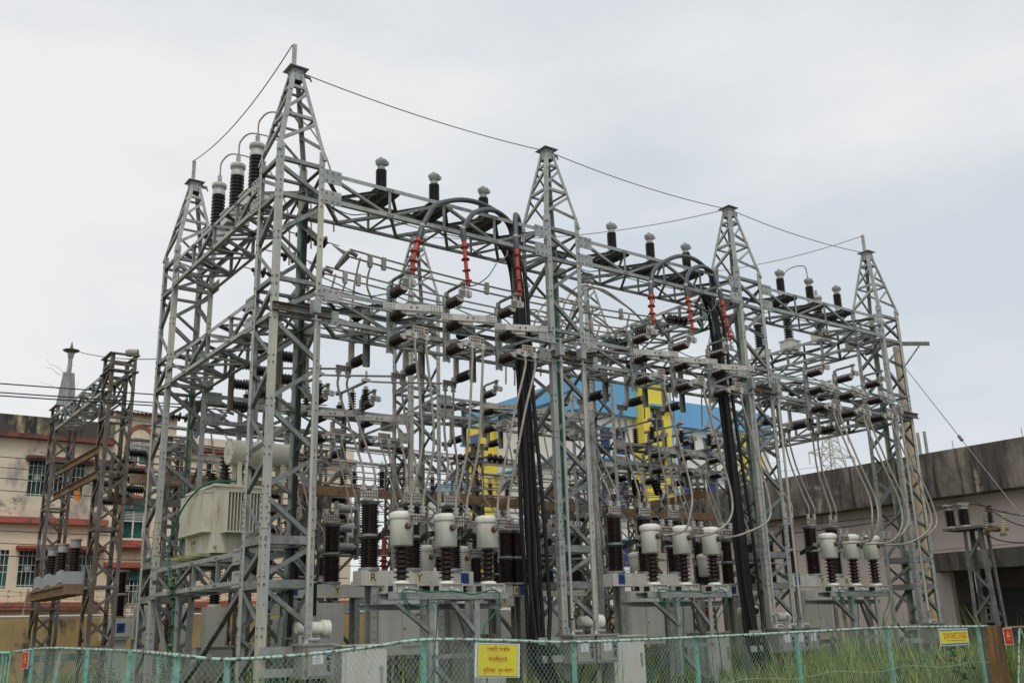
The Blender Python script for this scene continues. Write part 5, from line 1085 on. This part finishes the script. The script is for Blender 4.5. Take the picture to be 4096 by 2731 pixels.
for y,yt in ((.42,.30),(-.45,-.30)):
    for xx,dd in ((0,X),(.5,-X)): mb=MB(); mb.angle((xx,y,0),(xx,yt,4.35),Y if y<0 else -Y,dd,.12,.012); mb.build('leg',m_galvd,t)
mb=MB(); zs=[4.2,3.3,2.4,1.6,.8,.1]
for i in range(5):
    a=1 if i%2 else -1; q=.3+.03*i; mb.brace((-.01,a*q,zs[i]),(-.01,-a*(q+.03),zs[i+1]),X,.07); mb.brace((.5,-a*q,zs[i]),(.5,a*(q+.03),zs[i+1]),-X,.07)
mb.build('bracing',m_galvd,t); mb=MB(); mb.b2((-.25,-.5,4.36),(.75,.85,4.44)); mb.b2((-.2,-.9,4.25),(.6,-.5,4.33),1); mb.build('platform',[m_old,m_rust],t)
def sbush():
    t=bpy.data.objects.new('bushing_insulator',None); COL.objects.link(t)
    mb=MB(); mb.lathe([(.17,0),(.17,.06)],n=16); mb.build('base',m_pad,t); mb=MB(); mb.lathe(sheds(.12,.175,.06,.58,9),n=18); mb.build('insulator',m_brown,t)
    mb=MB(); mb.lathe([(.14,.58),(.14,.66),(.17,.67),(.19,.76)],n=14,flat=True); mb.box((-.2,.0,.74),(.14,.1,.05)); mb.build('metal_cap',m_pad,t); return t
for k,(x,y) in enumerate(((24.0,1.12),(24.4,.9),(24.0,.62))): place('sb',sbush,(x,y,4.445),0,'dark brown insulator with silvery cap on the small right stand, %s one'%('left','rear','right')[k],'insulator','insulators on the small right stand')
for k,(y,z) in enumerate(((.0,4.25),(-.55,4.15))):
    t=thing('drop_out_fuse','rust streaked white fuse insulator hanging by the right wires, %s one'%('left','right')[k],'fuse',(24,y,z),0,'fuse insulators at right')
    mb=MB(); mb.lathe(sheds(.05,.085,0,.6,8),axis=V((0,-.18,1)),n=14); mb.build('porcelain',m_cream if k else m_old2,t); mb=MB(); mb.box((0,-.02,-.06),(.06,.2,.08)); mb.box((0,-.16,.62),(.05,.16,.06)); mb.build('fitting',m_rust,t)
mb=MB(); mb.lathe([(.05,0),(.06,.06)],(24.2,-.12,4.45),n=10,m=1); mb.lathe(sheds(.06,.11,.06,.62,8),(24.2,-.12,4.45),n=14); tag(mb.build('pin_insulator',[m_brown,m_pad]),'slim dark insulator at the right end of the small stand','insulator')
for k,p in enumerate(([(24,1.12,5.25),(23.8,.4,5.3),(23.6,-.3,5.0),(23.4,-1.4,4.3),(23,-3.5,3.7)],[(24.4,.9,5.22),(24,.1,5.1),(23.9,-.6,4.82),(23.6,-1.8,4.5),(23.2,-3.6,4.3)],[(24,.0,4.15),(23.8,-.6,3.9),(23.5,-1.6,3.75),(23,-3.5,3.7)],[(24,1.1,5.2),(23.2,3.2,5.0),(21.8,7,5.0),(20.5,10,5.2)],[(24,.62,5.2),(23.2,3.0,4.85),(21.8,7,4.7),(20.5,10,5.0)])):
    wire('service_cable','black service cable at the small right stand, '+('lowest arc to the right edge','upper arc to the right edge','under the fuses','upper run to the yard','lower run to the yard')[k],'cable',curve(p),.018,m_dark,'black service cables at right')
t=thing('transmission_pylon','distant pale lattice transmission pylon above the stained parapet','pylon',(119,74,0))
mb=MB(); Hh=31
def wv(z): return 3.2*(1-z/Hh)+.5
for sx in (-1,1):
    for sy in (-1,1): mb.cyl((sx*wv(0),sy*wv(0),0),(sx*wv(Hh),sy*wv(Hh),Hh),.12,5)
z=0
while z<Hh-1:
    z2=z+wv(z)*1.3
    for sx,sy,tx,ty in ((-1,-1,1,-1),(1,-1,1,1),(1,1,-1,1),(-1,1,-1,-1)):
        mb.cyl((sx*wv(z),sy*wv(z),z),(tx*wv(z2),ty*wv(z2),min(z2,Hh)),.07,4); mb.cyl((tx*wv(z),ty*wv(z),z),(sx*wv(z2),sy*wv(z2),min(z2,Hh)),.07,4)
    z=z2
mb.build('lattice_body',m_tower,t)
mb=MB()
for z,l in ((29.5,4.5),(25.5,5.5),(21.5,6.5)):
    for s in (-1,1):
        for dy in (-1,1): mb.cyl((s*wv(z),dy*wv(z),z),(s*l,0,z+.2),.08,4); mb.cyl((s*wv(z),dy*wv(z),z+1.4),(s*l,0,z+.2),.07,4)
        mb.cyl((s*l,0,z+.2),(s*l,0,z-1.6),.09,5)
mb.build('crossarm',m_tower,t)
# hanging white B sign plate on left
t=thing('mechanism_housing','white housing with a blue B plate near the rear left tower foot','mechanism housing',(1.35,14.2,0))
mb=MB(); mb.b2((-.42,-.3,1.72),(.42,.3,2.32)); mb.b2((-.25,-.2,0),(.25,.2,1.719)); mb.build('case',m_box,t)
mb=MB(); mb.b2((-.24,-.34,1.80),(.28,-.301,2.24)); mb.build('front_plate',m_box,t); q=MB(); q.b2((-.1,-.346,1.92),(.14,-.341,2.18)); q=q.build('letter_tile',m_bluet,t); text('letter','B',.24,m_ink,q,(.02,-.349,2.05))
mb=MB(); mb.lathe([(.2,2.321),(.22,2.38)],n=16,m=1); mb.lathe(sheds(.15,.23,2.38,2.95,9,.2),n=20); mb.lathe([(.2,2.95),(.24,2.97),(.24,3.02),(.19,3.04)],n=16,m=1); mb.lathe(sheds(.15,.22,3.04,3.62,9,.2),n=20); mb.lathe([(.2,3.62),(.24,3.64),(.24,3.7)],n=16,m=1); mb.build('pole',[m_brown,m_old2],t)
for k,(x,y,zz) in enumerate(((2.1,14.0,2.6),(3.0,13.8,2.6),(4.0,13.6,2.6))):
    mb=MB(); mb.lathe([(.2,0),(.2,.08)],(x,y,zz),n=14,m=1); mb.lathe(sheds(.14,.21,.08,1.3,15,.2),(x,y,zz),n=18); mb.lathe([(.18,1.3),(.2,1.38),(.16,1.55)],(x,y,zz),n=14,m=1); mb.b2((x-.3,y-.25,0),(x+.3,y+.25,zz-.002),1)
    tag(mb.build('old_breaker_pole',[m_brown,m_box]),'tall ribbed brown column on a pale plinth behind the rear left tower, %s one'%('left','middle','right')[k],'breaker pole','columns behind the rear left tower')
# more of the dense equipment deep in the yard
for i in (0,2):
    for j in range(3):
        place('dis%d'%i,None,(NODE[i][j],RY,-.78),0,'brown insulator disconnector below the rear upright posts, %s of the %s'%(PH[j],BAY[i]),'disconnector','rear row disconnectors')
        place('back%d'%i,None,(NODE[i][j],RY,-.78),0,'black insulator disconnector hung behind the rear beam, %s of the %s'%(PH[j],BAY[i]),'disconnector','rear row hanging disconnectors')
        for q in range(2):
            x=NODE[i][j]+.2+.2*q
            wire('conductor','pale dropper under the rear beam, %s strand, %s phase, %s'%(('left','right')[q],PH[j],BAY[i]),'conductor',curve([(x,RY-.72,6.5),(x+.2,RY-.85,5.6),(x+.35,RY-1.1,4.6),(x+.2,RY-1.5,3.9)]),.022,m_alu,'rear row droppers',7)
OR=[(2.2,'left of the first breaker'),(7.0,'behind the black cables'),(12.6,'behind the middle stand'),(18.2,'behind the far right stand')]
for k,(x,l) in enumerate(OR):
    oldmast('old_mast','slim weathered lattice mast further back, '+l,(x,13.2,0),7.6,.45,.45,.6)
for k,(x0,x1,z) in enumerate(((2.6,7.0,6.35),(7.45,12.6,6.35),(13.05,18.2,6.3),(2.6,7.0,4.9),(7.45,12.6,4.85),(13.05,18.2,4.8))):
    mb=MB(); mb.chan((x0,13.2,z),(x1,13.2,z),Z,Y,.2,.09,.012); tag(mb.build('old_channel',m_old if k%2 else m_rust),('upper','lower')[k//3]+' channel beam of the farther old row, %s stretch'%('left','middle','right')[k%3],'channel','channel beams of the farther row')
    for q in range(3):
        xx=x0+(x1-x0)*(.2+.3*q)
        if k<3: place('op',None,(xx,13.25,z+.1),0,'upright brown post insulator on the farther old row, %s stretch, %s one'%(('left','middle','right')[k],PH[q]),'post insulator','post insulators of the farther row')
        else: place('oi' if q%2 else 'gi',None,(xx,13.1,z-.6),0,'isolator on the lower channel of the farther old row, %s stretch, %s one'%(('left','middle','right')[k%3],PH[q]),'isolator','isolators of the farther row')
for k in range(5):
    wire('old_conductor','dark stranded conductor sagging along the farther old row, %s from the top'%('first','second','third','fourth','fifth')[k],'conductor',sag((.8,12.2+.3*k,(8.1,7.9,7.0,6.8,5.7)[k]),(22,12.4+.3*k,(7.9,7.7,6.9,6.7,5.6)[k]),.3,20),.02,m_wire,'conductors of the farther row')
for k,(x,y) in enumerate(((3.6,4.7),(9.9,4.6),(18.0,4.6))):
    place('cbB',None,(x,y,-.1),0,'back row circuit breaker with ribbed brown poles, '+('behind the first breaker','behind the middle breaker','behind the far right breaker')[k],'circuit breaker','back row circuit breakers')
for k,(x,y) in enumerate(((2.2,6.0),(3.1,6.0),(4.0,6.0),(9.0,6.1),(10.0,6.1),(11,6.1),(16.2,6.0),(17.1,6.0),(18,6.0))):
    place('arr',None,(x,y,2.9),0,'ribbed black arrester on a plate in the back row, %s of the %s'%(PH[k%3],BAY[k//3]),'surge arrester','surge arresters in the back row')
    if k%3==1: mb=MB(); mb.chan((x-1.4,y-.1,2.75),(x+1.4,y-.1,2.75),Z,Y,.14,.07); mb.chan((x-1.1,y-.1,0),(x-1.1,y-.1,2.67),X,Y,.14,.07); mb.chan((x+1.1,y-.1,0),(x+1.1,y-.1,2.67),X,Y,.14,.07); mb.brace((x-1.05,y-.1,.2),(x+1.05,y-.1,2.5),Y,.08); mb.brace((x+1.05,y-.05,.2),(x-1.05,y-.05,2.5),Y,.08); tag(mb.build('steel_frame',m_galvd),'braced steel frame under the back row arresters, '+BAY[k//3],'frame','frames in the back row')
for k in range(9):
    x=(1.5,2.7,3.9,8.4,9.6,10.8,15.0,16.3,17.6)[k]; y=(8.6,8.9)[k%2]
    wire('old_dropper','pale conductor looping in the old yard, %s of the %s'%(PH[k%3],BAY[k//3]),'conductor',curve([(x,y+1,7.2),(x+.25,y+.5,6.5),(x+.1,y,5.6),(x+.5,y-.6,4.9),(x+.9,y-.9,4.3),(x+.8,y-1,3.6)]),.022,m_alu,'looping conductors in the old yard',7)
    wire('old_dropper','thin dark cable hanging in the old yard, %s of the %s'%(PH[k%3],BAY[k//3]),'cable',curve([(x+.6,y+1,6.4),(x+.9,y+.2,5.2),(x+.5,y-.3,4.3),(x+.2,y-.5,3.0)]),.016,m_dark,'dark cables in the old yard',6)
for k,(x,y,z) in enumerate(((4.6,8.0,6.2),(5.4,8.2,6.0),(9.3,8.3,6.3),(11.2,8.2,6.1),(14.2,8.2,6.3),(15.6,8.3,5.9),(18.2,8.2,6.2),(19.4,8.4,6.0))):
    mb=MB(); c=V((x,y,z)); mb.tube(curve([c+V((-.3,0,-.35)),c+V((-.1,0,-.05)),c+V((.15,.02,.1)),c+V((.45,.05,0))],6),.045,8)
    for e in range(7): q=c+V((-.28+.07*e,0,-.3+.055*e)); mb.box(q,(.12,.15,.03)); mb.cyl(q+V((.02,-.08,-.02)),q+V((.02,.08,-.02)),.012,5)
    tag(mb.build('dead_end_clamp',m_clamp),'grey ribbed dead end clamp hanging in the old yard, %s from the transformer side'%('first','second','third','fourth','fifth','sixth','seventh','eighth')[k],'clamp','dead end clamps in the old yard')
for k,(x,l) in enumerate(((3.8,'behind the left breaker'),(8.9,'behind the second tower'),(14.6,'behind the third tower'),(19.6,'behind the rightmost tower'))):
    oldmast('old_mast','dark old lattice mast in the middle of the yard, '+l,(x,11.4,0),7.0,.5,.5,.66)
    for q in range(3):
        place('oi',None,(x+.6+1.1*q,11.3,(4.6,4.9,4.6)[q]),0,'dark isolator beside the old mast '+l+', %s one'%PH[q],'isolator','isolators by the old masts')
    mb=MB(); mb.chan((x+.55,11.45,4.5),(x+4.3,11.45,4.5),Z,Y,.18,.08,.012); tag(mb.build('old_channel',m_old),'dark channel carrying isolators '+l,'channel','channels by the old masts')
    mb=MB(); mb.brace((x+.55,11.5,1.0),(x+4.2,11.5,4.4),Y,.09); mb.brace((x+4.2,11.55,1.0),(x+.55,11.55,4.4),Y,.09); tag(mb.build('cross_brace',m_old),'crossed dark steel braces '+l,'brace','crossed braces by the old masts')
for k in range(6):
    y=(1.7,2.6,3.6,8.2,8.7,9.2)[k]; z=(8.95,8.9,8.85,6.9,6.6,6.3)[k]
    wire('old_conductor','thin stranded conductor running the length of the yard, %s from the fence'%('first','second','third','fourth','fifth','sixth')[k],'conductor',sag((1.2,y,z),(19.8,y,z),.22,24),.018,m_wire,'long thin conductors')
for k,y in enumerate((2.3,3.7,5.1)):
    place('oi',None,(1.08,y,6.75),0,'isolator with three dark sideways insulators under the lower far left beam, %s one'%('nearest','middle','farthest')[k],'isolator',OI)
    y=(2.2,3.4,4.6)[k]
    for q in range(2): wire('conductor','pale conductor arching up from the bus between second and third towers, %s phase, %s strand'%(('nearest','middle','farthest')[k],('left','right')[q]),'conductor',curve([(8.7+.3*q,y,8.2),(8.8+.3*q,y,9.5),(9.3+.3*q,y,10.35),(10.0+.3*q,y,10.55),(11.2,y,10.2),(11.8,y,9.85)]),.025,m_alu,'arching bus conductors',8)
# ------------------------------------------------------------------ camera, sky, sun
f,pitch,yaw,roll=3928.57,.2860,.6318,.0294
cy_,sy_=math.cos(yaw),math.sin(yaw);cp,sp=math.cos(pitch),math.sin(pitch)
fw=V((sy_*cp,cy_*cp,sp));r0=V((cy_,-sy_,0));u0=r0.cross(fw); cr,sr=math.cos(roll),math.sin(roll)
rt=r0*cr-u0*sr; up=r0*sr+u0*cr
cam=bpy.data.cameras.new('camera'); co=bpy.data.objects.new('camera',cam); COL.objects.link(co)
M4=Matrix((rt,up,-fw)).transposed().to_4x4(); M4.translation=V((-6.7482,-16.8572,1.65)); co.matrix_world=M4
cam.sensor_width=36; cam.lens=f/4096*36; cam.clip_end=2000; sc.camera=co
w=bpy.data.worlds.new('World'); sc.world=w; w.use_nodes=True; nt=w.node_tree; L=nt.links; bg=nt.nodes['Background']
EL,AZ=math.radians(56),math.radians(205)
sky=nt.nodes.new('ShaderNodeTexSky'); sky.sky_type='NISHITA'; sky.sun_disc=False; sky.sun_elevation=EL; sky.sun_rotation=AZ; sky.air_density=1.0; sky.dust_density=3
tc=nt.nodes.new('ShaderNodeTexCoord'); mp=nt.nodes.new('ShaderNodeMapping'); L.new(tc.outputs['Generated'],mp.inputs['Vector']); mp.inputs['Scale'].default_value=(1.1,1.1,3.2); mp.inputs['Location'].default_value=(.35,.2,.0)
n=nt.nodes.new('ShaderNodeTexNoise'); n.inputs['Scale'].default_value=1.7; n.inputs['Detail'].default_value=5; n.inputs['Roughness'].default_value=.5; L.new(mp.outputs['Vector'],n.inputs['Vector'])
rp=nt.nodes.new('ShaderNodeValToRGB'); L.new(n.outputs['Fac'],rp.inputs['Fac']); e=rp.color_ramp.elements
e[0].position=.32; e[0].color=(.66,.715,.775,1); e[1].position=.62; e[1].color=(.90,.90,.905,1)
sc_=nt.nodes.new('ShaderNodeMix'); sc_.data_type='RGBA'; sc_.blend_type='MULTIPLY'; sc_.inputs['Factor'].default_value=1; L.new(rp.outputs['Color'],sc_.inputs['A']); sc_.inputs['B'].default_value=(10.1,10.1,10.05,1)
dp=nt.nodes.new('ShaderNodeVectorMath'); dp.operation='DOT_PRODUCT'; L.new(tc.outputs['Generated'],dp.inputs[0]); dp.inputs[1].default_value=(.72,-.52,-.25)
ma=nt.nodes.new('ShaderNodeMath'); ma.operation='MULTIPLY_ADD'; L.new(dp.outputs['Value'],ma.inputs[0]); ma.inputs[1].default_value=-.22; L.new(n.outputs['Fac'],ma.inputs[2]); L.new(ma.outputs['Value'],rp.inputs['Fac'])
mx=nt.nodes.new('ShaderNodeMix'); mx.data_type='RGBA'; mx.inputs['Factor'].default_value=.93; L.new(sky.outputs['Color'],mx.inputs['A']); L.new(sc_.outputs['Result'],mx.inputs['B'])
L.new(mx.outputs['Result'],bg.inputs['Color']); bg.inputs['Strength'].default_value=.1
sun=bpy.data.lights.new('sun','SUN'); so=bpy.data.objects.new('sun',sun); COL.objects.link(so); sun.energy=1.3; sun.angle=math.radians(25); sun.color=(1,.97,.92)
sd=V((-math.sin(math.radians(25))*math.cos(EL),-math.cos(math.radians(25))*math.cos(EL),math.sin(EL))); so.rotation_euler=sd.to_track_quat('Z','Y').to_euler()
vs=sc.view_settings; sc.display_settings.display_device='sRGB'; vs.view_transform='Standard'; vs.look='None'; vs.exposure=0; vs.gamma=1; vs.use_curve_mapping=False
sc.render.engine='CYCLES'; sc.render.resolution_x=1024; sc.render.resolution_y=682
